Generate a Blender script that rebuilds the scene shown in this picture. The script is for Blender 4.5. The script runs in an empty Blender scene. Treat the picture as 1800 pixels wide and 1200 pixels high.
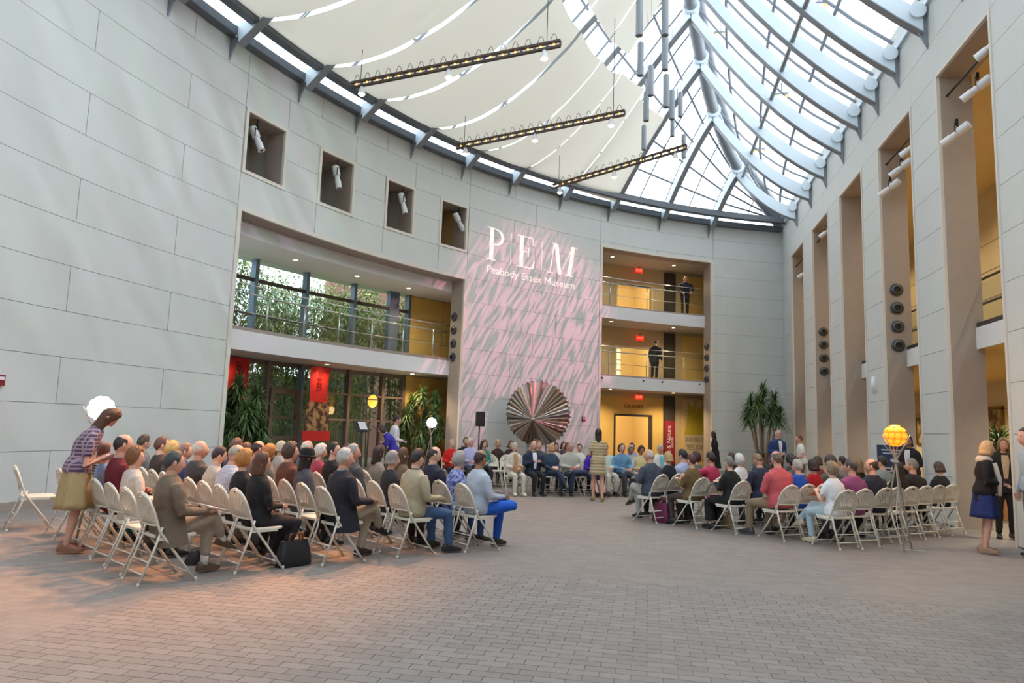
# Museum atrium with a curved stone wall, glass roof and a seated audience
import bpy, bmesh, math, random
from math import sin, cos, pi, radians, sqrt, atan2
from mathutils import Vector, Matrix, noise
random.seed(7)
SC = bpy.context.scene
COL = SC.collection
V = Vector

# ------------------------------------------------------------------ camera
EYE = V((0, 0, 1.55))
YAW, PITCH, ROLL = radians(11.20), radians(7.01), radians(1.90)
def cam_axes():
    fwd = V((-sin(YAW)*cos(PITCH), cos(YAW)*cos(PITCH), sin(PITCH)))
    r0 = V((cos(YAW), sin(YAW), 0)); u0 = r0.cross(fwd)
    return (cos(ROLL)*r0 + sin(ROLL)*u0), (-sin(ROLL)*r0 + cos(ROLL)*u0), fwd
RIGHT, UP, FWD = cam_axes()
cd = bpy.data.cameras.new('camera'); cd.sensor_width = 36; cd.lens = 36*1232/1800
cd.clip_start = .05; cd.clip_end = 500
cam = bpy.data.objects.new('camera', cd); COL.objects.link(cam)
m = Matrix((RIGHT, UP, -FWD)).transposed().to_4x4(); m.translation = EYE
cam.matrix_world = m; SC.camera = cam

# ------------------------------------------------------------------ light and exposure
SC.view_settings.view_transform = 'Standard'; SC.view_settings.look = 'None'
SC.view_settings.gamma = 1; SC.view_settings.use_curve_mapping = False
SC.view_settings.exposure = 0.18
world = bpy.data.worlds.new('overcast_sky'); SC.world = world; world.use_nodes = True
bg = world.node_tree.nodes['Background']
bg.inputs[0].default_value = (.88, .95, 1, 1); bg.inputs[1].default_value = 3.0
SC.cycles.max_bounces = 7; SC.cycles.diffuse_bounces = 3; SC.cycles.glossy_bounces = 3; SC.cycles.transmission_bounces = 3; SC.cycles.transparent_max_bounces = 10
SC.cycles.adaptive_threshold = .025
SC.cycles.sample_clamp_indirect = 6

# ------------------------------------------------------------------ room measures
XR = 5.5                      # face of the straight right wall
CX, CY, RR = 12.915, 9.215, 22.81   # centre and radius of the curved wall
RG = 25.2                     # radius of the glass and gallery wall behind it
Z0, ZM = .12, .792            # stone courses
def zn(n): return Z0 + ZM*n
ZTOP = zn(13)
def pol(a, r, z=0): a = radians(a); return V((CX + r*cos(a), CY + r*sin(a), z))

# ------------------------------------------------------------------ materials
def lin(h):
    if isinstance(h, (tuple, list)): return (*h[:3], 1)
    h = h.lstrip('#'); c = [int(h[i:i+2], 16)/255 for i in (0, 2, 4)]
    return tuple((x/12.92 if x <= .04045 else ((x+.055)/1.055)**2.4) for x in c) + (1,)
MATS = {}
def mat(name, col, rough=.6, metal=0, var=0., scale=6., bump=0., bscale=40., emit=0, ecol=None, spec=.5, trans=0, coat=0):
    if name in MATS: return MATS[name]
    m = bpy.data.materials.new(name); m.use_nodes = True; nt = m.node_tree; b = nt.nodes['Principled BSDF']
    c = lin(col); b.inputs['Base Color'].default_value = c; b.inputs['Roughness'].default_value = rough
    b.inputs['Metallic'].default_value = metal; b.inputs['Specular IOR Level'].default_value = spec
    b.inputs['Coat Weight'].default_value = coat
    if emit:
        b.inputs['Emission Color'].default_value = lin(ecol or col); b.inputs['Emission Strength'].default_value = emit
    tc = None
    if var or bump: tc = nt.nodes.new('ShaderNodeTexCoord')
    if var:
        n = nt.nodes.new('ShaderNodeTexNoise'); n.inputs['Scale'].default_value = scale; n.inputs['Detail'].default_value = 5
        nt.links.new(tc.outputs['Object'], n.inputs['Vector'])
        mx = nt.nodes.new('ShaderNodeMix'); mx.data_type = 'RGBA'
        mx.inputs['A'].default_value = tuple(max(0, x*(1-var)) for x in c[:3]) + (1,)
        mx.inputs['B'].default_value = tuple(min(1, x*(1+var)) for x in c[:3]) + (1,)
        nt.links.new(n.outputs['Fac'], mx.inputs['Factor']); nt.links.new(mx.outputs['Result'], b.inputs['Base Color'])
    if bump:
        n2 = nt.nodes.new('ShaderNodeTexNoise'); n2.inputs['Scale'].default_value = bscale; n2.inputs['Detail'].default_value = 4
        nt.links.new(tc.outputs['Object'], n2.inputs['Vector'])
        bp = nt.nodes.new('ShaderNodeBump'); bp.inputs['Strength'].default_value = bump; bp.inputs['Distance'].default_value = .02
        nt.links.new(n2.outputs['Fac'], bp.inputs['Height']); nt.links.new(bp.outputs['Normal'], b.inputs['Normal'])
    MATS[name] = m; return m
def pattern_mat(name, c1, c2, kind='stripe', scale=20, rough=.85, axis='Z', w=.5, dist=0.):
    if name in MATS: return MATS[name]
    m = mat(name, c1, rough, bump=.25, bscale=120); nt = m.node_tree; b = nt.nodes['Principled BSDF']
    tc = nt.nodes.new('ShaderNodeTexCoord')
    def wave(ax, sc):
        wv = nt.nodes.new('ShaderNodeTexWave'); wv.bands_direction = ax; wv.inputs['Scale'].default_value = sc
        wv.inputs['Distortion'].default_value = dist; wv.inputs['Detail'].default_value = 2
        nt.links.new(tc.outputs['Object'], wv.inputs['Vector']); return wv
    if kind == 'noise':
        f = nt.nodes.new('ShaderNodeTexNoise'); f.inputs['Scale'].default_value = scale; f.inputs['Detail'].default_value = 3
        nt.links.new(tc.outputs['Object'], f.inputs['Vector']); src = f.outputs['Fac']
    elif kind == 'plaid':
        a, c = wave('Z', scale), wave('Y', scale); mm = nt.nodes.new('ShaderNodeMath'); mm.operation = 'MAXIMUM'
        nt.links.new(a.outputs['Fac'], mm.inputs[0]); nt.links.new(c.outputs['Fac'], mm.inputs[1]); src = mm.outputs[0]
    else: src = wave(axis, scale).outputs['Fac']
    r = nt.nodes.new('ShaderNodeValToRGB'); r.color_ramp.elements[0].position = w-.08; r.color_ramp.elements[1].position = w+.08
    r.color_ramp.elements[0].color = lin(c1); r.color_ramp.elements[1].color = lin(c2)
    nt.links.new(src, r.inputs[0]); nt.links.new(r.outputs[0], b.inputs['Base Color']); return m
def glass_mat(name, tint=(.93, .97, .97), refl=.06):
    if name in MATS: return MATS[name]
    m = bpy.data.materials.new(name); m.use_nodes = True; nt = m.node_tree; nt.nodes.clear()
    o = nt.nodes.new('ShaderNodeOutputMaterial'); t = nt.nodes.new('ShaderNodeBsdfTransparent'); t.inputs[0].default_value = (*tint, 1)
    g = nt.nodes.new('ShaderNodeBsdfGlossy'); g.inputs['Roughness'].default_value = .02
    lw = nt.nodes.new('ShaderNodeLayerWeight'); lw.inputs[0].default_value = .5; pw = nt.nodes.new('ShaderNodeMath'); pw.operation = 'POWER'; pw.inputs[1].default_value = 4; nt.links.new(lw.outputs['Facing'], pw.inputs[0])
    fr = nt.nodes.new('ShaderNodeMath'); fr.operation = 'MULTIPLY_ADD'; fr.inputs[1].default_value = .4; fr.inputs[2].default_value = refl*.5; nt.links.new(pw.outputs[0], fr.inputs[0])
    mx = nt.nodes.new('ShaderNodeMixShader'); nt.links.new(fr.outputs[0], mx.inputs[0])
    nt.links.new(t.outputs[0], mx.inputs[1]); nt.links.new(g.outputs[0], mx.inputs[2]); nt.links.new(mx.outputs[0], o.inputs[0])
    MATS[name] = m; return m
def emis(name, col, s):
    return mat(name, col, .5, emit=s)

# ------------------------------------------------------------------ mesh collector
class MB:
    def __init__(s): s.v = []; s.f = []; s.mi = []; s.cur = 0
    def add(s, vs, fs):
        o = len(s.v); s.v += [tuple(p) for p in vs]
        for f in fs: s.f.append(tuple(i+o for i in f)); s.mi.append(s.cur)
        return s
    def box(s, c, d, rz=0, M=None):
        x, y, z = d[0]/2, d[1]/2, d[2]/2; vs = []
        R = M if M else Matrix.Rotation(rz, 3, 'Z')
        for sx, sy, sz in ((-1,-1,-1),(1,-1,-1),(1,1,-1),(-1,1,-1),(-1,-1,1),(1,-1,1),(1,1,1),(-1,1,1)):
            vs.append(V(c) + R @ V((sx*x, sy*y, sz*z)))
        return s.add(vs, [(3,2,1,0),(4,5,6,7),(0,1,5,4),(1,2,6,5),(2,3,7,6),(3,0,4,7)])
    def tube(s, pts, r, seg=8, caps=True, flat=None, closed=False):
        """round tube along pts; r a number or a list; flat=(ry scale)"""
        pts = [V(p) for p in pts]; n = len(pts); rs = r if isinstance(r, (list, tuple)) else [r]*n
        rings = []; prev = None
        for i, p in enumerate(pts):
            if closed: t = pts[(i+1) % n] - pts[i-1]
            else: t = (pts[min(i+1, n-1)] - pts[max(i-1, 0)])
            if t.length < 1e-9: t = V((0, 0, 1))
            t.normalize()
            if prev is None: u = t.orthogonal().normalized()
            else:
                u = prev - t*prev.dot(t); u = u.normalized() if u.length > 1e-6 else t.orthogonal().normalized()
            prev = u; w = t.cross(u); rr = rs[i]
            ra, rb = (rr if not isinstance(rr, (tuple, list)) else rr[0]), (rr if not isinstance(rr, (tuple, list)) else rr[1])
            rings.append([p + u*(ra*cos(2*pi*k/seg)) + w*(rb*sin(2*pi*k/seg)) for k in range(seg)])
        vs = [q for g in rings for q in g]; fs = []
        for i in range(n if closed else n-1):
            j = (i+1) % n
            for k in range(seg): fs.append((i*seg+k, i*seg+(k+1) % seg, j*seg+(k+1) % seg, j*seg+k))
        if caps and not closed: fs += [tuple(range(seg-1, -1, -1)), tuple(range((n-1)*seg, n*seg))]
        return s.add(vs, fs)
    def loft(s, rings, caps=True):
        seg = len(rings[0]); vs = [q for g in rings for q in g]; fs = []
        for i in range(len(rings)-1):
            for k in range(seg): fs.append((i*seg+k, i*seg+(k+1) % seg, (i+1)*seg+(k+1) % seg, (i+1)*seg+k))
        if caps: fs += [tuple(range(seg-1, -1, -1)), tuple(range((len(rings)-1)*seg, len(rings)*seg))]
        return s.add(vs, fs)
    def lathe(s, prof, seg=16, c=(0, 0, 0), M=None):
        rings = []
        for r, z in prof:
            g = [V((r*cos(2*pi*k/seg), r*sin(2*pi*k/seg), z)) for k in range(seg)]
            rings.append([V(c) + (M @ q if M else q) for q in g])
        return s.loft(rings)
    def ball(s, c, r, seg=10, rings=7, M=None):
        r = r if isinstance(r, (tuple, list)) else (r, r, r); g = []
        for i in range(rings+1):
            th = pi*(i+.001)/(rings+.002); g.append([V(c) + ((M or Matrix.Identity(3)) @ V((r[0]*sin(th)*cos(2*pi*k/seg), r[1]*sin(th)*sin(2*pi*k/seg), -r[2]*cos(th)))) for k in range(seg)])
        return s.loft(g)
    def prism(s, poly, off):
        """poly: list of 3D points (planar), extruded by vector off"""
        n = len(poly); a = [V(p) for p in poly]; b = [p + V(off) for p in a]
        return s.add(a+b, [tuple(range(n-1, -1, -1)), tuple(range(n, 2*n))] + [(i, (i+1) % n, n+(i+1) % n, n+i) for i in range(n)])
    def arc(s, a0, a1, r0, r1, z0, z1, step=1.6):
        """curved box: angles in degrees about the centre of the curved wall"""
        n = max(1, int(abs(a1-a0)/step+.99)); vs = []; fs = []
        for i in range(n+1):
            a = a0 + (a1-a0)*i/n; vs += [pol(a, r0, z0), pol(a, r1, z0), pol(a, r1, z1), pol(a, r0, z1)]
        for i in range(n):
            o, p = i*4, i*4+4
            for k in range(4): fs.append((o+k, o+(k+1) % 4, p+(k+1) % 4, p+k))
        fs += [(3, 2, 1, 0), (n*4, n*4+1, n*4+2, n*4+3)]
        return s.add(vs, fs)
    def grid(s, rows):
        """open surface from rows of points"""
        n, m_ = len(rows), len(rows[0]); vs = [p for r in rows for p in r]
        return s.add(vs, [(i*m_+j, i*m_+j+1, (i+1)*m_+j+1, (i+1)*m_+j) for i in range(n-1) for j in range(m_-1)])
    def mesh(s, name, mats, smooth=None):
        me = bpy.data.meshes.new(name); me.from_pydata([tuple(p) for p in s.v], [], s.f); me.update()
        for mm in (mats if isinstance(mats, (list, tuple)) else [mats]): me.materials.append(mm)
        if any(s.mi): me.polygons.foreach_set('material_index', s.mi)
        bm = bmesh.new(); bm.from_mesh(me); bmesh.ops.recalc_face_normals(bm, faces=bm.faces); bm.to_mesh(me); bm.free()
        if smooth:
            me.shade_smooth()
            if smooth is not True: me.set_sharp_from_angle(angle=radians(smooth))
        return me
    def build(s, name, mats, parent=None, smooth=None, loc=None):
        return link(name, s.mesh(name, mats, smooth), parent, loc)
def link(name, me, parent=None, loc=None):
    o = bpy.data.objects.new(name, me); COL.objects.link(o)
    if parent: o.parent = parent
    if loc is not None: o.location = loc
    return o
def tag(o, label=None, cat=None, group=None, kind=None):
    if label: o['label'] = label
    if cat: o['category'] = cat
    if group: o['group'] = group
    if kind: o['kind'] = kind
    return o
def thing(name, label, cat, loc=(0, 0, 0), rz=0, group=None):
    o = bpy.data.objects.new(name, None); o.empty_display_size = .1; COL.objects.link(o)
    o.location = loc; o.rotation_euler = (0, 0, rz); return tag(o, label, cat, group)
def struct(name, mb, mats, smooth=None, label=None):
    o = mb.build(name, mats, None, smooth); o['kind'] = 'structure'
    if label: o['label'] = label
    return o
def copy_tree(o, parent=None):
    c = o.copy(); COL.objects.link(c); c.parent = parent
    for ch in list(o.children): copy_tree(ch, c)
    return c
def lamp(name, kind, loc, energy, col=(1, .75, .45), size=.1, parent=None, target=None, spot=60, blend=.5):
    l = bpy.data.lights.new(name, kind); l.energy = energy; l.color = col
    if kind == 'AREA': l.size = size
    else: l.shadow_soft_size = size
    if kind == 'SPOT': l.spot_size = radians(spot); l.spot_blend = blend
    o = bpy.data.objects.new(name, l); COL.objects.link(o); o.location = loc
    if target is not None: o.rotation_euler = (V(target)-V(loc)).to_track_quat('-Z', 'Y').to_euler()
    if parent:
        o.parent = parent; bpy.context.view_layer.update() if False else None
        o.matrix_parent_inverse = Matrix.LocRotScale(parent.location, parent.rotation_euler, None).inverted()
    return o
def text_words(body, size, extrude=.004, xs=1):
    """the same line of text as one mesh per word, centred as a whole"""
    def wid(t): me = text_mesh(t, size, align='LEFT', extrude=extrude); w = max(v.co.x for v in me.vertices); bpy.data.meshes.remove(me); return w
    words = body.split(' '); out = []; total = wid(body)
    for i, w in enumerate(words):
        me = text_mesh(w, size, align='LEFT', extrude=extrude); off = wid(' '.join(words[:i]+[w])) - wid(w) if i else 0
        me.transform(Matrix.Translation((off-total/2, 0, 0))); me.transform(Matrix.Diagonal((xs, 1, 1, 1))); out.append(me)
    return out, total
def text_mesh(body, size, font=None, align='CENTER', shear=0, extrude=.004, width=None):
    cu = bpy.data.curves.new('lettering', 'FONT'); cu.body = body; cu.size = size; cu.align_x = align; cu.extrude = extrude; cu.shear = shear
    cu.resolution_u = 3
    o = bpy.data.objects.new('tmp', cu); COL.objects.link(o)
    dg = bpy.context.evaluated_depsgraph_get(); me = bpy.data.meshes.new_from_object(o.evaluated_get(dg))
    bpy.data.objects.remove(o); bpy.data.curves.remove(cu)
    return me
# ------------------------------------------------------------------ shared materials
M_STONE = mat('pale_stone', '#cfd1cd', .75, var=.05, scale=1.2, bump=.08, bscale=60)
M_JOINT = mat('joint_mortar', '#7f8481', .9)
M_TAN = mat('tan_stone', '#a3958a', .8, var=.07, scale=5, bump=.1, bscale=90)
M_TRIM = mat('trim_stone', '#d9d3c8', .7, var=.04)
M_WHITE = mat('white_plaster', '#e3e2e2', .7)
M_SOFF = mat('soffit_plaster', '#bdb4ab', .8)
M_YEL = mat('warm_plaster', '#dcc596', .8, var=.05, scale=3)
M_YEL2 = mat('amber_plaster', '#e0b766', .8, var=.04, scale=3)
M_STEEL = mat('painted_steel', '#d3e0ea', .45)
M_STEELD = mat('grey_steel', '#868c94', .45, metal=.2)
M_RAIL = mat('rail_steel', '#5f646a', .45, metal=.2)
M_DARK = mat('dark_bronze', '#4a443f', .5, metal=.3)
M_BLACK = mat('black_paint', '#151515', .5)
M_GLASS = glass_mat('clear_glass'); M_GLASSR = glass_mat('roof_glass', (.95, .98, 1))
M_WOODFLOOR = mat('gallery_floor', '#a8763c', .5, var=.15, scale=8)
M_CHROME = mat('brushed_steel', '#d8d8d6', .25, metal=1)

# ------------------------------------------------------------------ floor of brick pavers
def paver_mat(islands):
    name = 'paver_brick' + ('_field' if islands else '')
    m = bpy.data.materials.new(name); m.use_nodes = True; nt = m.node_tree; b = nt.nodes['Principled BSDF']
    L = nt.links.new; tc = nt.nodes.new('ShaderNodeTexCoord'); geo = nt.nodes.new('ShaderNodeNewGeometry')
    ramp = nt.nodes.new('ShaderNodeValToRGB'); e = ramp.color_ramp.elements
    e[0].color = lin('#8a807b'); e[1].color = lin('#978d88'); k = e.new(.5); k.color = lin('#908782')
    if islands: L(geo.outputs['Random Per Island'], ramp.inputs[0])
    else:
        oi = nt.nodes.new('ShaderNodeObjectInfo'); L(oi.outputs['Random'], ramp.inputs[0])
    n = nt.nodes.new('ShaderNodeTexNoise'); n.inputs['Scale'].default_value = 60; n.inputs['Detail'].default_value = 4; L(geo.outputs['Position'], n.inputs['Vector'])
    mx = nt.nodes.new('ShaderNodeMix'); mx.data_type = 'RGBA'; mx.blend_type = 'MULTIPLY'; mx.inputs['Factor'].default_value = .35
    L(ramp.outputs[0], mx.inputs['A']); L(n.outputs['Fac'], mx.inputs['B']); L(mx.outputs['Result'], b.inputs['Base Color'])
    bp = nt.nodes.new('ShaderNodeBump'); bp.inputs['Strength'].default_value = .3; bp.inputs['Distance'].default_value = .004
    L(n.outputs['Fac'], bp.inputs['Height']); L(bp.outputs['Normal'], b.inputs['Normal']); b.inputs['Roughness'].default_value = .62
    return m
def floor_mat():
    m = bpy.data.materials.new('paver_floor'); m.use_nodes = True; nt = m.node_tree; b = nt.nodes['Principled BSDF']; L = nt.links.new
    tc = nt.nodes.new('ShaderNodeNewGeometry'); br = nt.nodes.new('ShaderNodeTexBrick')
    br.inputs['Scale'].default_value = 1; br.inputs['Brick Width'].default_value = .2; br.inputs['Row Height'].default_value = .1
    br.inputs['Mortar Size'].default_value = .0022; br.inputs['Mortar Smooth'].default_value = .1
    br.inputs['Color1'].default_value = lin('#8b817c'); br.inputs['Color2'].default_value = lin('#978d88'); br.inputs['Mortar'].default_value = lin('#776d68')
    L(tc.outputs['Position'], br.inputs['Vector'])
    n = nt.nodes.new('ShaderNodeTexNoise'); n.inputs['Scale'].default_value = 60; n.inputs['Detail'].default_value = 4; L(tc.outputs['Position'], n.inputs['Vector'])
    mx = nt.nodes.new('ShaderNodeMix'); mx.data_type = 'RGBA'; mx.blend_type = 'MULTIPLY'; mx.inputs['Factor'].default_value = .35
    L(br.outputs['Color'], mx.inputs['A']); L(n.outputs['Fac'], mx.inputs['B']); L(mx.outputs['Result'], b.inputs['Base Color'])
    b.inputs['Roughness'].default_value = .62; return m
PX0, PX1, PY0, PY1 = -4.2, 4.2, 3.4, 7.6      # near field laid paver by paver
fb = MB()
for x0, x1, y0, y1 in ((-14, PX0, -5, 36), (PX1, 12, -5, 36), (PX0, PX1, -5, PY0), (PX0, PX1, PY1, 36)):
    fb.box(((x0+x1)/2, (y0+y1)/2, -.06), (x1-x0, y1-y0, .12))
fb.box(((PX0+PX1)/2, (PY0+PY1)/2, -.07), (PX1-PX0, PY1-PY0, .1206))
fb.v = [(x, y, (-.0055 if abs(z+.0097) < 1e-4 else z)) for x, y, z in fb.v]
FLOOR = struct('floor', fb, floor_mat(), label='floor of small grey brown brick pavers')
pm = MB(); g_ = .0011
pm.add([(-.1+g_, -.05+g_, -.006), (.1-g_, -.05+g_, -.006), (.1-g_, .05-g_, -.006), (-.1+g_, .05-g_, -.006),
        (-.1+g_+.002, -.05+g_+.002, 0), (.1-g_-.002, -.05+g_+.002, 0), (.1-g_-.002, .05-g_-.002, 0), (-.1+g_+.002, .05-g_-.002, 0)],
       [(4, 5, 6, 7), (0, 1, 5, 4), (1, 2, 6, 5), (2, 3, 7, 6), (3, 0, 4, 7)])
pme = pm.mesh('paver', paver_mat(False)); pav = []; half = []
for j in range(int((PY1-PY0)/.1+.5)):
    y = PY0 + .05 + .1*j; off = .1*(j % 2)
    for i in range(int((PX1-PX0)/.2)):
        x = PX0 + .1 + .2*i + off
        if x+.1 > PX1+.001: continue
        pav.append((x, y))
    if j % 2: half.append((PX0+.05, y)); half.append((PX1-.05, y))
def seen(x, y):
    d = V((x, y, 0)) - EYE; z = d.dot(FWD); return z > 0 and abs(d.dot(RIGHT)/z*1232) < 890 and -d.dot(UP)/z*1232 < 597
pav.sort(key=lambda p: (not seen(*p), p[0]**2+p[1]**2))
for x, y in pav[:300]:
    o = link('paver', pme, FLOOR, (x, y, random.uniform(-.0006, .0003)))
pf = MB()
for x, y in pav[300:]:
    dz = random.uniform(-.0006, .0003); pf.add([(a+x, b_+y, c+dz) for a, b_, c in pm.v], pm.f)
for x, y in half: pf.add([(a*.5+x, b_+y, c) for a, b_, c in pm.v], pm.f)
tag(pf.build('paver_field', paver_mat(True), FLOOR), kind='stuff')

# ------------------------------------------------------------------ curved wall
def cut(iv, a, b):
    """remove [b,a] (a>b) from list of (hi,lo) angle intervals"""
    out = []
    for hi, lo in iv:
        if b >= hi or a <= lo: out.append((hi, lo)); continue
        if hi > a: out.append((hi, a))
        if lo < b: out.append((b, lo))
    return out
OPEN = [(167.5, 145.8, 0, zn(8)), (130.5, 117.0, 0, 8.72)] + [(a, b, zn(9), zn(11)) for a, b in ((167.45, 164.0), (161.15, 157.77), (154.75, 151.7), (149.05, 145.95))]
A_HI, A_LO = 209.0, 108.75
wb = MB(); bands = sorted({0, 8.72, ZTOP, zn(8), zn(9), zn(11)})
for z0, z1 in zip(bands[:-1], bands[1:]):
    iv = [(A_HI, A_LO)]
    for a, b, za, zb in OPEN:
        if za < (z0+z1)/2 < zb: iv = cut(iv, a, b)
    for hi, lo in iv: wb.arc(hi, lo, RR+.03, RR+.6, z0, z1)
WALL_L = struct('wall_left', wb, M_JOINT, label='tall curved wall of pale stone panels')
EVEN = [A_HI, 203, 197, 189.15, 183.3, 177.45, 171.6, 167.5, 161.15, 154.8, 149.0, 145.85, 140.7, 135.6, 130.5, 123.7, 117.0, A_LO]
ODD = [A_HI, 196, 183.3, 167.5, 164.0, 157.8, 151.75, 145.85, 138.2, 130.5, 117.0, A_LO]
GAPZ, GAPA = .008, .018
for n in range(13):
    z0, z1 = zn(n)+GAPZ/2, zn(n+1)-GAPZ/2; J = EVEN if n % 2 == 0 else ODD
    for a, b in zip(J[:-1], J[1:]):
        iv = [(a-GAPA, b+GAPA, z0, z1)]
        for oa, ob, za, zb in OPEN:
            nx = []
            for hi, lo, q0, q1 in iv:
                if ob >= hi or oa <= lo or za >= q1-.02 or zb <= q0+.02: nx.append((hi, lo, q0, q1)); continue
                if hi > oa+.1: nx.append((hi, oa, q0, q1))
                if lo < ob-.1: nx.append((ob, lo, q0, q1))
                if zb < q1-.05: nx.append((min(hi, oa), max(lo, ob), zb, q1))
                if za > q0+.05: nx.append((min(hi, oa), max(lo, ob), q0, za))
            iv = nx
        for hi, lo, q0, q1 in iv: MB().arc(hi, lo, RR, RR+.032, q0, q1).build('stone_panel', M_STONE, WALL_L)
base = MB()
for hi, lo in ((A_HI, 167.5), (145.8, 130.5), (117.0, A_LO)): base.arc(hi, lo, RR-.02, RR+.03, 0, Z0)
struct('baseboard_left', base, M_TAN, label='tan stone skirting of the curved wall')
# frames and reveals of the openings
def frame(name, a, b, z0, z1, w=.09, depth=.6, sill=True, label=None):
    t = MB(); da = math.degrees(w/RR); ri = RR-.025
    t.arc(a, a-da, ri, RR+.05, z0, z1); t.arc(b+da, b, ri, RR+.05, z0, z1); t.arc(a-da, b+da, ri, RR+.05, z1-w, z1)
    if sill: t.arc(a-da, b+da, ri, RR+.05, z0, z0+w)
    o = struct(name, t, M_TRIM, label=label)
    r = MB(); e = .12
    r.arc(a-da, a-da-.01, RR+.05, RR+depth, z0, z1-w); r.arc(b+da+.01, b+da, RR+.05, RR+depth, z0, z1-w)
    r.arc(a-da, b+da, RR+.05, RR+depth, z1-w, z1-w+.03)
    if sill: r.arc(a-da, b+da, RR+.05, RR+depth, z0+w-.03, z0+w)
    r.build('reveal', M_TAN, o); return o
frame('trim_1', 167.5, 145.8, 0, zn(8), .11, .62, False, 'pale stone surround of the wide two storey opening')
frame('trim_2', 130.5, 117.0, 0, 8.72, .11, .55, False, 'pale stone surround of the narrow three storey opening')
for i, (a, b, za, zb) in enumerate(OPEN[2:]):
    o = frame('window_%d' % (i+2), a, b, za, zb, .085, .62, True, ['unglazed square window furthest left', 'second square window from the left', 'third square window from the left', 'square window nearest the lettering'][i])
    n = MB(); n.arc(a+.4, b-.6, RR+1.5, RR+1.6, za-.3, zb+.3); n.arc(a+.4, b-.6, RR+.6, RR+1.6, zb+.15, zb+.25)
    n.arc(a+.5, a+.3, RR+.6, RR+1.6, za-.3, zb+.3); n.arc(b-.4, b-.6, RR+.6, RR+1.6, za-.3, zb+.3); n.arc(a+.4, b-.6, RR+.6, RR+1.6, za-.3, za-.2)
    n.build('niche', M_YEL if i == 3 else M_TRIM, o)
    for q in range(4): MB().arc(a-.3, b+1.4, RR+1.44, RR+1.49, za+.1+q*.05, za+.13+q*.05).build('louvre', M_DARK, o)

# ------------------------------------------------------------------ right wall
OY = [12.16+3.606*i for i in range(-3, 5)]; OW = 2.26; ZH = 8.72; YEND = 30.9
wb = MB(); ys = [-4.6]
for y in OY: ys += [y, y+OW]
ys.append(YEND)
for i in range(0, len(ys), 2): wb.box((XR+.3, (ys[i]+ys[i+1])/2, ZH/2), (.54, ys[i+1]-ys[i], ZH))
wb.box((XR+.3, (YEND-4.6)/2, (ZH+ZTOP)/2), (.54, YEND+4.6, ZTOP-ZH))
WALL_R = struct('wall_right', wb, M_JOINT, label='straight wall of pale stone piers')
def rpanel(y0, y1, z0, z1):
    g = .005; MB().box((XR+.018, (y0+y1)/2, (z0+z1)/2), (.036, y1-y0-2*g, z1-z0-GAPZ)).build('stone_panel', M_STONE, WALL_R)
for i in range(0, len(ys), 2):
    if ys[i+1] < 9: continue
    for n in range(11): rpanel(ys[i], ys[i+1], zn(n) if n else .02, zn(n+1) if n < 10 else ZH)
for n, (a, b) in enumerate(((ZH, 9.5), (9.5, ZTOP))):
    y = -4.6
    for k, yy in enumerate([6.5] + [q+(OW if n else 0) for q in OY[2:]] + [YEND]): rpanel(y, yy, a, b); y = yy
for i, y in enumerate(OY):
    if i < 2: continue
    t = MB(); w = .06
    for yy in (y+w/2, y+OW-w/2): t.box((XR+.015, yy, ZH/2), (.07, w, ZH))
    t.box((XR+.015, y+OW/2, ZH-w/2), (.07, OW-2*w, w))
    o = struct('trim_%d' % (i+2), t, M_TRIM, label='pale edging of tall opening %s' % ('nearest the camera', 'second from the camera', 'third from the camera', 'fourth from the camera', 'fifth from the camera', 'at the far end')[i-2])
    r = MB()
    for yy in (y+w+.01, y+OW-w-.01): r.box((XR+.32, yy, ZH/2), (.56, .02, ZH))
    r.box((XR+.32, y+OW/2, ZH-w-.01), (.56, OW-2*w, .02)); r.build('reveal', M_TAN, o)
# corridor behind the right wall
XB = 9.6
c = MB(); c.box((XB+.1, 13, 4.6), (.2, 37, 9.4)); struct('wall_corridor', c, M_YEL, label='warm lit back wall of the side corridor')
c = MB()
for z in (1.72, 2.51, 4.9, 5.7, 6.5, 7.3): c.box((XB-.005, 13, z), (.012, 37, .016))
c.build('joint_line', M_TAN, bpy.data.objects['wall_corridor'])
c = MB(); c.box((7.9, 13, 9.0), (3.6, 37, .2)); struct('ceiling_corridor', c, M_YEL, label='corridor ceiling')
c = MB(); c.box(((6.0+XB)/2, 13, 3.48), (XB-6.0, 37, .38)); sl = struct('floor_corridor', c, M_YEL2, label='upper corridor floor slab')
c = MB(); c.box((5.985, 13, 3.48), (.04, 37, .4)); c.build('fascia', M_WHITE, sl)
c = MB(); c.box((6.03, 13, 3.72), (.1, 37, .1)); c.build('curb', M_DARK, sl)
c = MB(); c.box((7.8, YEND+.2, 5), (4.2, .2, 10)); c.box((7.8, -4.7, 5), (4.2, .2, 10)); struct('wall_corridor_end', c, M_YEL, label='end walls of the corridor')
c = MB()
for z in (4.15, 4.62): c.tube([(6.15, -4.5, z), (6.15, 30.8, z)], .025, 8)
o = c.build('corridor_handrail', M_DARK); tag(o, 'dark handrail along the upper side corridor', 'railing')
gl = MB().box((6.1, 13, 4.15), (.015, 35, .78)).build('glass_panel', M_GLASS, o)
# wall behind the camera
c = MB(); c.box((-1, -4.75, 5.2), (16, .3, 10.6)); struct('wall_back', c, M_STONE, label='wall behind the camera')
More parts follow.
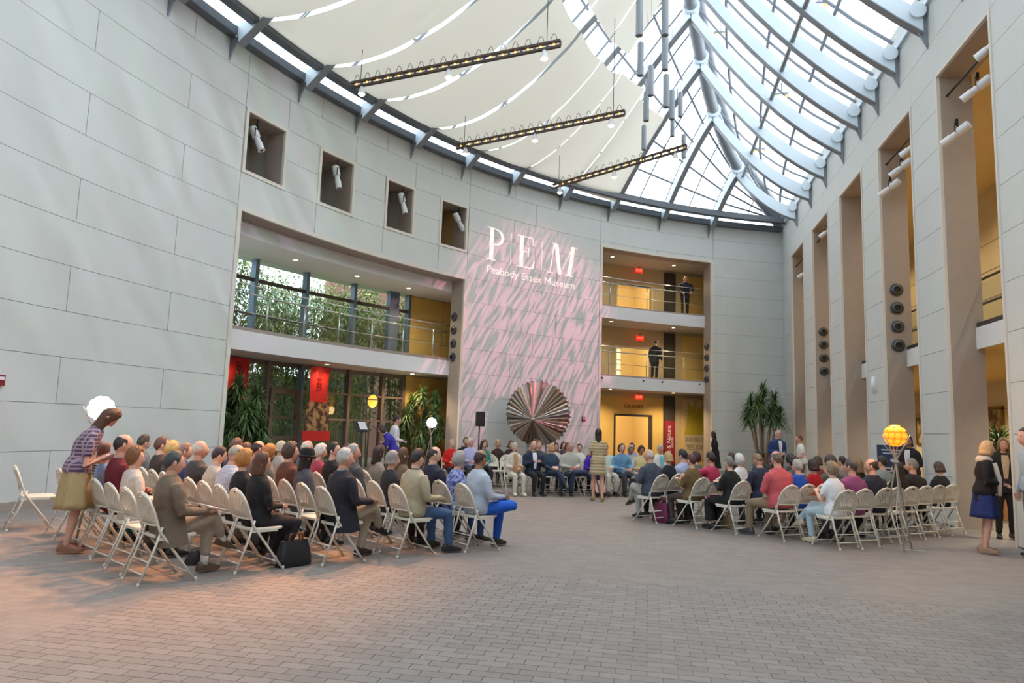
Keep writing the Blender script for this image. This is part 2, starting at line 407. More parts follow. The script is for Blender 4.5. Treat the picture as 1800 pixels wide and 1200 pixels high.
# ------------------------------------------------------------------ glass roof
NODE = {0: (.25, 11.5, 15.9), 1: (.35, 13.1, 15.85), 2: (.5, 14.72, 15.75), 3: (.62, 16.39, 15.6), 4: (.75, 17.84, 15.4), 5: (.92, 19.31, 15.1),
        6: (1.18, 21.01, 14.72), 7: (1.61, 23.05, 14.14), 8: (2.2, 25.17, 13.22), 9: (3.3, 27.53, 11.94), 10: (5.42, 30.7, 10.45)}
ANG = {0: 169.06, 1: 163.34, 2: 158.05, 3: 152.42, 4: 146.88, 5: 141.46, 6: 135.48, 7: 129.67, 8: 123.49, 9: 117.58, 10: 109.2}
for k in range(-1, -10, -1): NODE[k] = (.2, 11.5+1.75*k, 15.95); ANG[k] = 169.06-4.45*k
KS = sorted(NODE); T = {k: V(p) for k, p in NODE.items()}
LA = {k: pol(ANG[k], RR-.3, 10.35) for k in KS}; RA = {k: V((XR-.1, T[k].y, 10.25)) for k in KS}
RA[10] = T[10].copy(); LA[10] = T[10].copy()
def ribp(k, s, left, up=0):
    A = LA[k] if left else RA[k]; p = A.lerp(T[k], s); p.z += (.3 if left else -.5)*min(1, (A-T[k]).length/5)*4*s*(1-s) + up
    return p
arch = MB(); P = [T[k] for k in KS]
sm = []
for i in range(len(P)-1):
    a, b = P[max(i-1, 0)], P[min(i+2, len(P)-1)]
    for t in (0, .25, .5, .75):
        p0, p1 = P[i], P[i+1]; m0, m1 = (p1-a)/2, (b-p0)/2
        sm.append((2*t**3-3*t*t+1)*p0 + (t**3-2*t*t+t)*m0 + (-2*t**3+3*t*t)*p1 + (t**3-t*t)*m1)
sm.append(P[-1]); arch.tube(sm, .2, 14)
ROOF = struct('ceiling', arch, M_STEELD, 40, label='curved glass roof on steel ribs')
sp = MB(); sp.tube([p + V((.25, 0, .35)) for p in sm], .13, 10); sp.build('upper_chord', M_STEELD, ROOF, 40)
def plate(mb, pts, h, hw, dep):
    rings = [[p + h*hw, p - h*hw, p - h*hw - V((0, 0, dep)), p + h*hw - V((0, 0, dep))] for p in pts]; mb.loft(rings)
for k in KS:
    if k == 10: continue
    for left in (True, False):
        pts = [ribp(k, s/10, left) for s in range(11)]
        u = (T[k]-(LA[k] if left else RA[k])); u.z = 0; u.normalize(); h = V((-u.y, u.x, 0))
        DEP = .46 if not left else .38; mb = MB(); plate(mb, pts, h, .07, DEP)
        r = mb.build('rib', M_STEEL, ROOF)
        f = MB(); plate(f, [p - V((0, 0, DEP)) for p in pts], h, .1, .03); f.build('rib_flange', M_STEELD, r)
    c = MB(); c.tube([T[k] + V((0, -.13, 0)), T[k] + V((0, .13, 0))], .26, 12); c.build('node_collar', M_STEEL, ROOF, 40)
# long purlin and secondary glazing bars
pu = MB(); pu.tube([(3.5, y, 11.55) for y in (27.5, 20, 10, 0, -4.5)], .06, 8); pu.build('purlin', M_STEELD, ROOF, 40)
SL = [0, .2, .4, .6, .8, 1]; SR = [0, .25, .5, .75, 1]
def gp(k, s, left): return ribp(k, s, left, .32)
for k in KS[:-1]:
    for left in (True, False):
        S = SL if left else SR; near = k >= -1
        nb = (2 if near else 1)
        def q(f, s):
            a, b = gp(k, s, left), gp(k+1, s, left); return a.lerp(b, f)
        for s in S[1:-1]:
            t = MB(); t.tube([q(0, s) - V((0, 0, .06)), q(1, s) - V((0, 0, .06))], .04 if left else .045, 6); t.build('purlin', M_STEELD, ROOF)
        for f in ([0, .5] if near else [0]):
            t = MB()
            for d in (-.035, .035):
                t.tube([q(f, s/6) + V((0, d, -.03)) for s in range(7)], .022, 4)
            t.build('glazing_bar', M_STEELD, ROOF)
        for i in range(len(S)-1):
            for j in range(nb):
                a, b, c_, d = q(j/nb, S[i]), q((j+1)/nb, S[i]), q((j+1)/nb, S[i+1]), q(j/nb, S[i+1])
                if (a-d).length < .05 and (b-c_).length < .05: continue
                MB().add([a, b, c_, d], [(0, 1, 2, 3)]).build('pane', M_GLASSR, ROOF)
# end gable of the roof behind the camera
k = KS[0]; g = MB(); g.add([LA[k] - V((0, 0, .5)), RA[k] - V((0, 0, .5))] + [gp(k, s/6, False) for s in range(7)] + [gp(k, 1-s/6, True) for s in range(7)], [tuple(range(16))])
g.build('gable', M_WHITE, ROOF)
# eave rails with a glazed strip between
er = MB(); er.arc(209, 109.3, RR-.26, RR-.02, 10.18, 10.38); er.build('eave_rail', M_RAIL, ROOF)
er = MB(); er.arc(209, 109.3, RR-.86, RR-.62, 10.36, 10.58); er.build('eave_rail', M_RAIL, ROOF)
er = MB(); er.arc(209, 109.3, RR-.62, RR-.2, 10.45, 10.46); er.build('pane', M_GLASSR, ROOF)
er = MB(); er.box((XR-.02, 13, 10.42), (.1, 35.5, .12)); er.build('eave_rail', M_STEEL, ROOF)
er = MB(); er.box((XR+.12, 13, 10.62), (.3, 35.5, .5)); er.build('gutter', M_STONE, ROOF)
er = MB(); er.arc(209, 108.8, RR-.02, RR+.5, 10.38, 10.44); er.build('gutter', M_STEELD, ROOF)
for k in KS[:-1]:
    # fin brackets that carry the ribs
    b = MB(); a = ANG[k]
    u = V((cos(radians(a)), sin(radians(a)), 0)); h = V((-u.y, u.x, 0))
    b.prism([pol(a, RR-.01, 9.66) + h*.02, pol(a, RR-.01, 10.3) + h*.02, pol(a, RR-.27, 10.3) + h*.02], -h*.04)
    o = b.build('bracket', M_STEELD, ROOF)
    b = MB(); b.prism([pol(a, RR-.36, 10.24) + h*.07, pol(a, RR-.26, 10.16) + h*.07, pol(a, RR-.1, 10.2) + h*.07, pol(a, RR-.1, 10.42) + h*.07, pol(a, RR-.34, 10.5) + h*.07], -h*.14); b.build('pin_plate', M_STEEL, o)
    b = MB(); b.prism([pol(a, RR-.78, 10.5) + h*.03, pol(a, RR-.3, 10.3) + h*.03, pol(a, RR-.3, 10.38) + h*.03, pol(a, RR-.78, 10.6) + h*.03], -h*.06); b.build('link_arm', M_RAIL, o)
    y = T[k].y; b = MB()
    b.prism([(XR-.01, y+.02, 9.45), (XR-.01, y+.02, 10.3), (XR-.34, y+.02, 10.34), (XR-.3, y+.02, 10.1)], (0, -.04, 0)); o = b.build('bracket', M_STEELD, ROOF)
    b = MB(); b.tube([(XR-.2, y-.13, 10.25), (XR-.2, y+.13, 10.25)], .16, 12); b.build('pin_plate', M_STEEL, o)

# ------------------------------------------------------------------ fabric sails
def sail_mat():
    m = bpy.data.materials.new('sail_fabric'); m.use_nodes = True; nt = m.node_tree; nt.nodes.clear(); L = nt.links.new
    o = nt.nodes.new('ShaderNodeOutputMaterial'); d = nt.nodes.new('ShaderNodeBsdfDiffuse'); d.inputs[0].default_value = lin('#e8e2d6')
    t = nt.nodes.new('ShaderNodeBsdfTranslucent'); t.inputs[0].default_value = lin('#cfc8ba'); mx = nt.nodes.new('ShaderNodeMixShader'); mx.inputs[0].default_value = .38
    L(d.outputs[0], mx.inputs[1]); L(t.outputs[0], mx.inputs[2]); L(mx.outputs[0], o.inputs[0]); return m
M_SAIL = sail_mat()
TAB = [(0, 10.6), (.05, 10.5), (.1, 10.4), (.17, 10.34), (.25, 10.37), (.3, 10.43), (.42, 10.72), (.53, 11.18), (.64, 11.78), (.69, 12.2), (.8, 13.1), (1, 14.8)]
def tab(s):
    for (a, x), (b, y) in zip(TAB[:-1], TAB[1:]):
        if s <= b: return x + (y-x)*(s-a)/(b-a)
    return TAB[-1][1]
def sailp(k, s):
    p = LA[k].lerp(T[k], s); w = {5: .3, 6: .65, 7: 1}.get(k, 0); z2 = ribp(k, s, True).z - .38
    p.z = (1-w)*tab(s) + w*max(z2, 10.3); return p
names = ['widest sail at the top left', 'second sail from the left wall edge', 'third sail from the left', 'fourth sail from the left', 'fifth sail from the left', 'sixth sail from the left', 'seventh sail from the left', 'small end sail beside the open glazing']
for k in range(-1, 7):
    def strip(s0, s1, n, dz, inset):
        rows = []
        for i in range(n+1):
            s = s0 + (s1-s0)*i/n; a, b = sailp(k, s), sailp(k+1, s); row = []
            for j in range(9):
                f = inset + (1-2*inset)*j/8; p = a.lerp(b, f); p.z += dz - .16*4*f*(1-f)*min(1, (s-s0)*6)*(1 if k < 5 else .4); row.append(p)
            rows.append(row)
        return MB().grid(rows)
    mb = strip(.045, .675 if k < 6 else .63, 28, 0, .035 if k < 4 else .012)
    o = mb.build('fabric_sail', M_SAIL, None, True)
    tag(o, 'cream fabric sail under the glass roof, %s' % names[k+1], 'sail', 'fabric sails under the roof')
    if k < 5:
        o = strip(.71, .97, 12, .25, .02).build('upper_sail', M_SAIL, None, True)
        tag(o, 'upper cream sail nearer the arch, %s' % ['outermost', 'second', 'third', 'fourth', 'fifth', 'beside open glazing'][k+1], 'sail', 'upper fabric sails')
# ------------------------------------------------------------------ two storey opening on the left
ra = RR+.62
c = MB(); c.arc(170, 138, ra, RG+.3, 3.22, 3.66); SLAB1 = struct('floor_upper', c, M_SOFF, label='upper walkway slab in the wide opening')
c = MB(); c.arc(167.6, 145.7, ra-.03, ra+.01, 3.2, 3.68); c.build('fascia', M_WHITE, SLAB1)
c = MB(); c.arc(167.6, 145.7, ra+.05, ra+.2, 3.66, 3.78); c.build('curb', M_TAN, SLAB1)
c = MB(); c.arc(170, 138, ra+.06, RG+.5, 6.02, 6.4); cl = struct('ceiling_upper', c, M_WHITE, label='pale ceiling of the upper walkway')
c = MB(); c.arc(167.6, 145.7, ra, ra+.06, 6.0, 6.46); c.build('fascia', M_WHITE, cl)
c = MB(); c.arc(170.4, 170, RR+.6, RG+.4, 0, 6.4); c.arc(138.4, 138, RR+.6, RG+.4, 0, 6.4); struct('wall_walkway', c, M_YEL, label='end walls of the walkway')
wy = MB(); wy.arc(147.0, 138, RG+.02, RG+.3, 0, 6.1); wy = struct('wall_amber', wy, M_TAN, label='amber lit wall panels beside the garden glazing')
for lev, zs in ((0, (0, .8, 1.6, 2.4, 3.2)), (1, (3.7, 4.5, 5.25, 6.0))):
    for z0, z1 in zip(zs[:-1], zs[1:]):
        for a, b in ((146.95, 143.6), (143.57, 141), (140.97, 138)): MB().arc(a, b, RG, RG+.03, z0+.006, z1-.006).build('wall_panel', M_YEL2, wy)
# garden glazing
M_MUL = mat('mullion_steel', '#66788a', .4, metal=.3); M_MULD = mat('mullion_bronze', '#6f6159', .5, metal=.3)
W1 = struct('window_1', MB().arc(166.5, 147.0, RG+.02, RG+.1, 3.1, 3.3), M_MULD, label='tall glazed wall onto the bamboo garden')
UPM = [166.5, 163.6, 160.67, 156.5, 152.26, 148.56, 147.05]
for a in UPM[1:]:
    w = .26 if a in (160.67, 156.5, 152.26) else (.9 if a == 148.56 else .2)
    MB().arc(a+w/2, a-w/2, RG-.06, RG+.14, 3.66, 6.02).build('mullion', M_MUL, W1)
for a, b in zip(UPM[:-1], UPM[1:]):
    for z0, z1 in ((3.66, 4.45), (4.45, 5.42), (5.42, 6.02)): MB().arc(a, b, RG+.03, RG+.045, z0, z1).build('pane', M_GLASS, W1)
for z, h in ((5.42, .1), (4.45, .05)): MB().arc(166.5, 147.05, RG-.02, RG+.06, z-h/2, z+h/2).build('transom', M_DARK, W1)
LOM = [166.5, 162.9, 159.15, 156.4, 152.3, 149.2, 147.2]
for a in LOM[1:]: MB().arc(a+.11, a-.11, RG-.06, RG+.12, 0, 3.22).build('mullion', M_MUL if a == 156.4 else M_MULD, W1)
for a, b in zip(LOM[:-1], LOM[1:]):
    zs = (0, 1.62, 2.42, 3.2)
    for z0, z1 in zip(zs[:-1], zs[1:]): MB().arc(a, b, RG+.03, RG+.045, z0, z1).build('pane', M_GLASS, W1)
    for z in zs[1:-1]: MB().arc(a, b, RG-.03, RG+.07, z-.03, z+.03).build('transom', M_MULD, W1)
d = struct('door_1', MB().arc(158.95, 158.7, RG-.09, RG+.05, 0, 2.4).arc(156.75, 156.5, RG-.09, RG+.05, 0, 2.4).arc(158.95, 156.5, RG-.09, RG+.05, 2.3, 2.46), M_MULD, label='bronze framed glass door to the garden')
MB().arc(158.7, 156.75, RG-.08, RG+.04, 1.0, 1.1).build('push_bar', M_MULD, d)
# walkway railing
def railing(name, a, b, r, z, posts, label):
    t = thing(name, label, 'railing', pol((a+b)/2, r, z)); t0 = t.location
    def put(nm, mb, m_, s=None):
        o = mb.build(nm, m_, t, s); o.matrix_parent_inverse = Matrix.Translation(-t0); return o
    n = 24; cur = lambda rr, zz: [pol(a+(b-a)*i/n, rr, zz) for i in range(n+1)]
    put('handrail', MB().tube(cur(r+.1, z+.92), .022, 8), M_CHROME, True); put('top_edge', MB().tube(cur(r, z+1.12), .014, 6), M_CHROME, True)
    put('lower_rail', MB().tube(cur(r+.1, z+.45), .012, 6), M_CHROME, True)
    for q in range(posts):
        aa = a+(b-a)*(q+.5)/posts
        put('post', MB().tube([pol(aa, r+.06, z), pol(aa, r+.06, z+.95)], .022, 8), M_CHROME, True)
    for q in range(posts+1):
        x0 = a+(b-a)*max(0, (q-.5)/posts)-.04; x1 = a+(b-a)*min(1, (q+.5)/posts)+.04
        put('glass_panel', MB().arc(x0, x1, r-.006, r+.006, z+.05, z+1.12), M_GLASS)
    return t
railing('railing', 167.3, 145.9, ra+.12, 3.74, 7, 'curved glass railing with steel handrail along the wide upper walkway')
# ------------------------------------------------------------------ garden outside
g = MB(); g.arc(172, 128, RG+.3, 48, -.15, -.02); struct('ground', g, mat('garden_soil', '#4a4436', .95, var=.3), label='ground of the bamboo garden')
def leaf_mat(name, c1, c2):
    m = bpy.data.materials.new(name); m.use_nodes = True; nt = m.node_tree; b = nt.nodes['Principled BSDF']; b.inputs['Roughness'].default_value = .5
    geo = nt.nodes.new('ShaderNodeNewGeometry'); r = nt.nodes.new('ShaderNodeValToRGB'); r.color_ramp.elements[0].color = lin(c1); r.color_ramp.elements[1].color = lin(c2)
    nt.links.new(geo.outputs['Random Per Island'], r.inputs[0]); nt.links.new(r.outputs[0], b.inputs['Base Color'])
    return m
M_BAM = leaf_mat('bamboo_leaf', '#557438', '#b4c478'); M_CULM = mat('bamboo_culm', '#7c8a5c', .5, var=.2)
rnd = random.Random(3)
places = ['far left by the roofs', 'left of the door', 'behind the glass door', 'right of the door', 'behind the red hanging banner', 'in the middle of the glazing', 'behind the oval lamp', 'left of the oval lamp', 'near the column', 'at the right end', 'second row left', 'second row middle', 'second row right', 'third row middle']
for i in range(14):
    a = (166.6-i*2.6) if i < 10 else (165.0, 158.5, 152.0, 145.5)[i-10]; r = (27.0 if i < 10 else 30.0)+rnd.uniform(-.3, .5)
    b0 = pol(a, r, 0); t = thing('bamboo_clump', 'leafy bamboo clump outside the glazing, %s' % places[i], 'bamboo', b0, 0, 'bamboo in the garden')
    st = MB(); lf = MB(); H = rnd.uniform(5.6, 7.0) if i > 1 else 4.6
    for q in range(10):
        x, y = rnd.uniform(-.7, .7), rnd.uniform(-.7, .7); lx, ly = rnd.uniform(-.5, .5), rnd.uniform(-.5, .5); h = H*rnd.uniform(.8, 1.05)
        st.tube([(x, y, 0), (x+lx*.2, y+ly*.2, h*.5), (x+lx, y+ly, h)], [.028, .024, .01], 5)
        for w in range(400):
            f = rnd.random()**.6; z = h*(.22+.8*f); cx_, cy_ = x+lx*f*f, y+ly*f*f; rr = rnd.uniform(.1, .75); th = rnd.uniform(0, 2*pi)
            p = V((cx_+rr*cos(th), cy_+rr*sin(th), z+rnd.uniform(-.2, .2))); d = V((cos(th), sin(th), rnd.uniform(-1.1, .1))).normalized(); s_ = d.cross(V((0, 0, 1))).normalized()
            l = rnd.uniform(.16, .3); lf.add([p, p+d*l*.4+s_*.03, p+d*l, p+d*l*.4-s_*.03], [(0, 1, 2, 3)])
    st.build('culms', M_CULM, t, True); lf.build('foliage', M_BAM, t)['kind'] = 'stuff'
# neighbouring house and brick wall beyond
M_BRICK = mat('red_brick', '#9a7468', .9, var=.15, scale=14); M_ROOFT = mat('slate_roof', '#7f93a3', .7, var=.1)
t = thing('neighbour_house', 'grey roofed house beyond the bamboo at far left', 'building', pol(166.8, 34))
o = t.location
def loc(mb, nm, m_, par, org): q = mb.build(nm, m_, par); q.matrix_parent_inverse = Matrix.Translation(-V(org)); return q
loc(MB().arc(172, 163.8, 33, 37, 0, 5.0), 'house_wall', mat('clapboard', '#b7c2c4', .8), t, o)
loc(MB().loft([[pol(172.5, 32.4, 5), pol(172.5, 35, 7.2), pol(172.5, 37.6, 5)], [pol(163.3, 32.4, 5), pol(163.3, 35, 7.2), pol(163.3, 37.6, 5)]]), 'roof', M_ROOFT, t, o)
for a in (165.2, 166.8, 168.4): loc(MB().arc(a+.3, a-.3, 32.95, 33.02, 2.9, 4.3), 'house_window', M_DARK, t, o)
tag(MB().arc(166.5, 142, 31.8, 32.1, 0, 3.3).build('garden_wall', mat('mossy_wall', '#4f5a48', .95, var=.25, scale=3)), 'low mossy wall at the back of the bamboo garden', 'wall')
tag(MB().arc(144.5, 128, 33, 33.4, 0, 9.0).build('brick_building', M_BRICK), 'pinkish brick building behind the right end of the bamboo', 'building')

# ------------------------------------------------------------------ three storey opening
rb = RR+.5
for i, (z0, z1) in enumerate(((3.22, 3.66), (5.97, 6.41))):
    c = MB(); c.arc(133, 112, rb, RG+.2, z0, z1); s = struct('floor_gallery_%d' % (i+1), c, M_SOFF, label=['slab of the middle gallery floor', 'slab of the top gallery floor'][i])
    MB().arc(130.6, 116.9, rb-.03, rb+.01, z0-.02, z1+.02).build('fascia', M_WHITE, s); MB().arc(130.6, 116.9, rb+.04, rb+.2, z1, z1+.09).build('curb', M_TAN, s)
    for a in ((129.2, 124.4, 122.2, 117.9) if i == 0 else ()): MB().tube([pol(a, rb-.06, 3.58), pol(a, rb-.03, 3.58)], .035, 8).build('stud', M_BLACK, s)
    railing('railing', 130.3, 117.2, rb+.1, z1+.08, 3, ['glass railing with steel handrail on the middle gallery', 'glass railing with steel handrail on the top gallery'][i])
c = MB(); c.arc(133, 112, RR+.6, RG+.2, 8.66, 8.9); struct('ceiling_gallery', c, M_SOFF, label='ceiling of the top gallery')
c = MB(); c.arc(133.3, 133, RR+.6, RG+.2, 0, 8.9); c.arc(112, 111.7, RR+.6, RG+.2, 0, 8.9); struct('wall_gallery_side', c, M_SOFF, label='side walls of the gallery stack')
gw = MB(); GD = [(0, 2.2, 3.22), (3.66, 5.12, 5.97), (6.41, 7.88, 8.66)]   # floor, door head, ceiling
for z0, zd, z1 in GD:
    gw.arc(133, 124.6, RG, RG+.2, z0, z1); gw.arc(120.65, 112, RG, RG+.2, z0, z1); gw.arc(124.6, 120.65, RG, RG+.2, zd, z1)
GW = struct('wall_gallery', gw, mat('gallery_plaster', '#c4ab84', .8, var=.05), label='gallery wall with doorways on three floors')
for i, (z0, zd, z1) in enumerate(GD):
    MB().arc(119.25, 118.05, RG-.1, RG-.001, z0, z1-.08).build('dark_panel', M_DARK, GW)
    MB().arc(128.9, 127.6, RG-.35, RG-.001, z0, z1).build('pilaster', mat('brown_wood', '#6a4a33', .6, var=.2), GW)
    if i == 0:
        for a, b in ((133, 124.8), (120.45, 119.3)): MB().arc(a, b, RG-.012, RG-.001, z0, z1-.2).build('amber_panel', M_YEL2, GW)
        MB().arc(124.8, 120.45, RG-.012, RG-.001, zd+.09, z1-.2).build('amber_panel', M_YEL2, GW)
    MB().arc(117.2, 113, RG-.06, RG-.001, z0, z1-.15).build('wall_panel', M_YEL2, GW)
    fr = MB(); fr.arc(124.75, 124.6, RG-.04, RG+.2, z0, zd+.08); fr.arc(120.65, 120.5, RG-.04, RG+.2, z0, zd+.08); fr.arc(124.6, 120.65, RG-.04, RG+.2, zd, zd+.08)
    d = struct('door_%d' % (i+2), fr, [M_DARK, M_YEL, M_YEL][i], label=['doorway to the ground floor galleries', 'doorway on the middle gallery', 'doorway on the top gallery'][i])
    rm = MB(); rm.arc(127.5, 118, RG+4, RG+4.1, z0, z1); rm.arc(127.6, 127.5, RG+.2, RG+4, z0, z1); rm.arc(118, 117.9, RG+.2, RG+4, z0, z1); rm.arc(127.5, 118, RG+.2, RG+4, z1-.02, z1+.1)
    rm.build('room_shell', mat('room_plaster', '#efdcae', .8), d); MB().arc(127.5, 118, RG+.2, RG+4, z0-.1, z0+.004).build('room_floor', M_WOODFLOOR, d)
MB().arc(124.0, 122.2, RG+3.9, RG+3.98, 0, 1.95).build('inner_recess', M_DARK, bpy.data.objects['door_2'])
MB().arc(123.75, 122.45, RG+3.85, RG+3.89, 0, 1.85).build('inner_room', M_YEL, bpy.data.objects['door_2'])
# raised lettering over the ground floor door
def on_arc(me, a_mid, r, z, out=1):
    """bend a flat lettering mesh (x right, y up, z towards viewer) onto the curve"""
    for v in me.vertices:
        x, y, zz = v.co; p = pol(a_mid - math.degrees(x/r), r - zz*out, z+y); v.co = p
    return me
def sign(me, name, m_, label, cat='sign', group=None):
    me.materials.clear(); me.materials.append(m_); o = link(name, me); return tag(o, label, cat, group)
me = on_arc(text_mesh('GALLERIES', .2, extrude=.01), 122.6, RG-.024, 2.56); sign(me, 'gallery_lettering', mat('bronze_letter', '#8a5a20', .5, metal=.3), 'bronze capitals reading GALLERIES over the ground floor doorway')
# exit signs
for i, z in enumerate((3.0, 5.5, 8.42)):
    a = (122.7, 122.65, 122.86)[i]; t = thing('exit_sign', ['glowing red exit sign above the ground floor doorway', 'glowing red exit sign on the middle gallery', 'glowing red exit sign on the top gallery'][i], 'exit sign', pol(a, RG-.5, z), radians(a+90), 'red exit signs')
    MB().box((0, 0, 0), (.36, .05, .2)).build('housing', mat('exit_red', '#c81e10', .5, emit=1.1, ecol='#ff2010'), t); MB().box((0, 0, .14), (.03, .03, .1)).build('stem', M_DARK, t)
    me = text_mesh('EXIT', .15, extrude=.004); me.transform(Matrix.Translation((0, -.05, 0))); me.transform(Matrix.Rotation(pi/2, 4, 'X')); me.transform(Matrix.Rotation(pi, 4, 'Z'))
    me.materials.append(emis('exit_letters', '#ff6a50', 2.2)); o = link('lettering', me, t); o.location = (0, .03, 0)
# banners by the gallery door
t = thing('vertical_banner', 'dark red vertical banner with white lettering beside the gallery door', 'banner', pol(118.65, RG-.13, 0))
loc(MB().arc(119.25, 118.1, RG-.13, RG-.115, .25, 2.07), 'cloth', mat('banner_red', '#8e1c2c', .8), t, t.location)
def flat_on(me, a, r, z, rot=0, s=1):
    me.transform(Matrix.Rotation(rot, 4, 'Z')); return on_arc(me, a, r, z)
for body, sz, da in (('Art & Nature', .26, .2), ('CENTER', .12, -.32)):
    for me in text_words(body, sz, .003)[0]:
        me = flat_on(me, 118.7+(-.1 if da > 0 else -.4), RG-.137, 1.15, pi/2); me.materials.append(mat('banner_white', '#e9dada', .7)); o = link('lettering', me, t); o.matrix_parent_inverse = Matrix.Translation(-t.location)
t = thing('tree_poster', 'large poster with olive tree branches beside the gallery', 'poster', pol(115.8, RG-.09, 0))
loc(MB().arc(117.05, 114.3, RG-.1, RG-.07, .45, 3.05), 'sheet', mat('poster_cream', '#cdb48f', .8), t, t.location)
M_OL = mat('poster_olive', '#b8a022', .8); rnd = random.Random(5)
for q in range(20):
    a0 = rnd.uniform(116.6, 114.7); z0 = 1.6+rnd.uniform(-.05, .3); a1 = 117.0-2.65*((q*7) % 20)/19; z1 = rnd.uniform(2.55, 3.03) if 3 < q else rnd.uniform(1.9, 2.5); w = rnd.uniform(.07, .15); pts = []
    n = 7; L_, R_ = [], []
    for i in range(n+1):
        f = i/n; a = a0+(a1-a0)*f**1.4; z = z0+(z1-z0)*f**.8; ww = w*(1-.7*f)+.015; L_.append(pol(a+math.degrees(ww/RG), RG-.104, z)); R_.append(pol(a-math.degrees(ww/RG), RG-.104, z-.02))
    mb = MB(); mb.add(L_+R_, [(i, i+1, n+2+i, n+1+i) for i in range(n)]); loc(mb, 'printed_branch', M_OL, t, t.location)
loc(MB().arc(117.0, 114.35, RG-.105, RG-.1, 1.5, 1.66), 'printed_branch', M_OL, t, t.location)
for body, sz, z in (('BRANCHING OUT', .17, 1.2), ('TREES AS ART', .2, .85)):
    for me in text_words(body, sz, .002)[0]:
        me.transform(Matrix.Diagonal((.72, 1.6, 1, 1))); me = on_arc(me, 115.75, RG-.103, z); me.materials.append(mat('poster_text', '#6f6450', .8)); o = link('lettering', me, t); o.matrix_parent_inverse = Matrix.Translation(-t.location)
# bronze statue glimpsed through the door
t = thing('statue', 'dark bronze standing figure seen through the gallery doorway', 'statue', pol(123.2, RG+1.5, 0))
MB().box((0, 0, .25), (.5, .5, .5)).build('plinth', M_YEL, t)
MB().lathe([(.16, .5), (.19, .7), (.15, 1.0), (.12, 1.12), (.18, 1.3), (.19, 1.45), (.09, 1.55), (.06, 1.6), (.09, 1.66), (.1, 1.76), (.07, 1.85), (.01, 1.88)], 14).build('figure', mat('statue_bronze', '#3a2a18', .4, metal=.6), t, True)
# middle floor display
t = thing('display_case', 'brightly lit glass display tower with small objects on the middle gallery', 'display case', pol(123.3, RG+1.0, 3.66))
MB().box((0, 0, .75), (.42, .42, 1.5)).build('glass_tower', emis('lit_display', '#ffe9b0', 1.3), t)
for z in (.1, .55, 1.0, 1.5): MB().box((0, 0, z), (.46, .46, .03)).build('shelf', M_DARK, t)
t = thing('display_case', 'lit golden wall case behind the top gallery railing', 'display case', pol(122.4, RG+3.7, 6.41))
MB().box((0, 0, .7), (1.0, .12, 1.3), radians(122.4-90)).build('lit_back', emis('gold_case', '#ffc050', 1.0), t)
for z in (.4, .75, 1.1): MB().box((0, -.05, z), (1.0, .2, .02), radians(122.4-90)).build('shelf', M_DARK, t)

# downlights and the galleries' own lamps
def downlight(p, lab, e, col=(1, .72, .4), grp='recessed downlights'):
    t = thing('downlight', lab, 'downlight', p, 0, grp)
    MB().lathe([(.075, -.004), (.085, -.008), (.09, 0), (.05, .01)], 14).build('trim_ring', M_WHITE, t); MB().lathe([(.06, -.006), (.001, -.006)], 12).build('bulb', emis('bulb_warm', '#fff0d0', 6), t)
    l = lamp('downlight_beam', 'SPOT', p - V((0, 0, .05)), e, col, .08, t, p - V((0, 0, 2)), 140, .8)
for i, a in enumerate((159.5, 154, 149)): downlight(pol(a, RR+1.4, 6.015), 'round downlight in the upper walkway ceiling, %s' % ('furthest left', 'middle', 'right, by the amber wall')[i], (25, 30, 130)[i])
for i, a in enumerate((164, 156, 148)): downlight(pol(a, RR+1.5, 3.215), 'round downlight under the walkway slab, %s' % ('furthest left', 'middle', 'right, by the amber wall')[i], (30, 40, 220)[i])
for fl, z in enumerate((3.215, 5.965, 8.655)):
    for i, a in enumerate((127, 119.8)): downlight(pol(a, RR+1.2, z), 'round downlight in the %s gallery ceiling, %s' % (('ground', 'middle', 'top')[fl], ('left', 'right')[i]), (240, 110, 90)[fl], (1, .78, .46))
for fl, z in enumerate((2.9, 5.6, 8.3)):
    t = thing('room_lamp', 'lamp inside the room behind the %s gallery doorway' % ('ground', 'middle', 'top')[fl], 'lamp', pol(122.3, RG+1.6, z)); MB().ball((0, 0, 0), .07).build('bulb', emis('bulb_amber', '#ffd080', 8), t, True)
    MB().tube([(0, 0, .05), (0, 0, .35)], .01, 6).build('cord', M_BLACK, t); lamp('room_glow', 'POINT', pol(122.3, RG+1.6, z-.12), (130, 130, 150)[fl], (1, .78, .42), .15, t)
for i, y in enumerate((9.7, 13.3, 16.9, 20.5, 24.1, 27.7)):
    for z, e in ((3.2, 190), (8.85, 130)):
        downlight(V((7.8, y, z)), 'corridor downlight %s the upper floor behind opening %s' % ('under' if z < 4 else 'above', ('one', 'two', 'three', 'four', 'five', 'six')[i]), e*1.7, (1, .85, .6), 'corridor downlights')
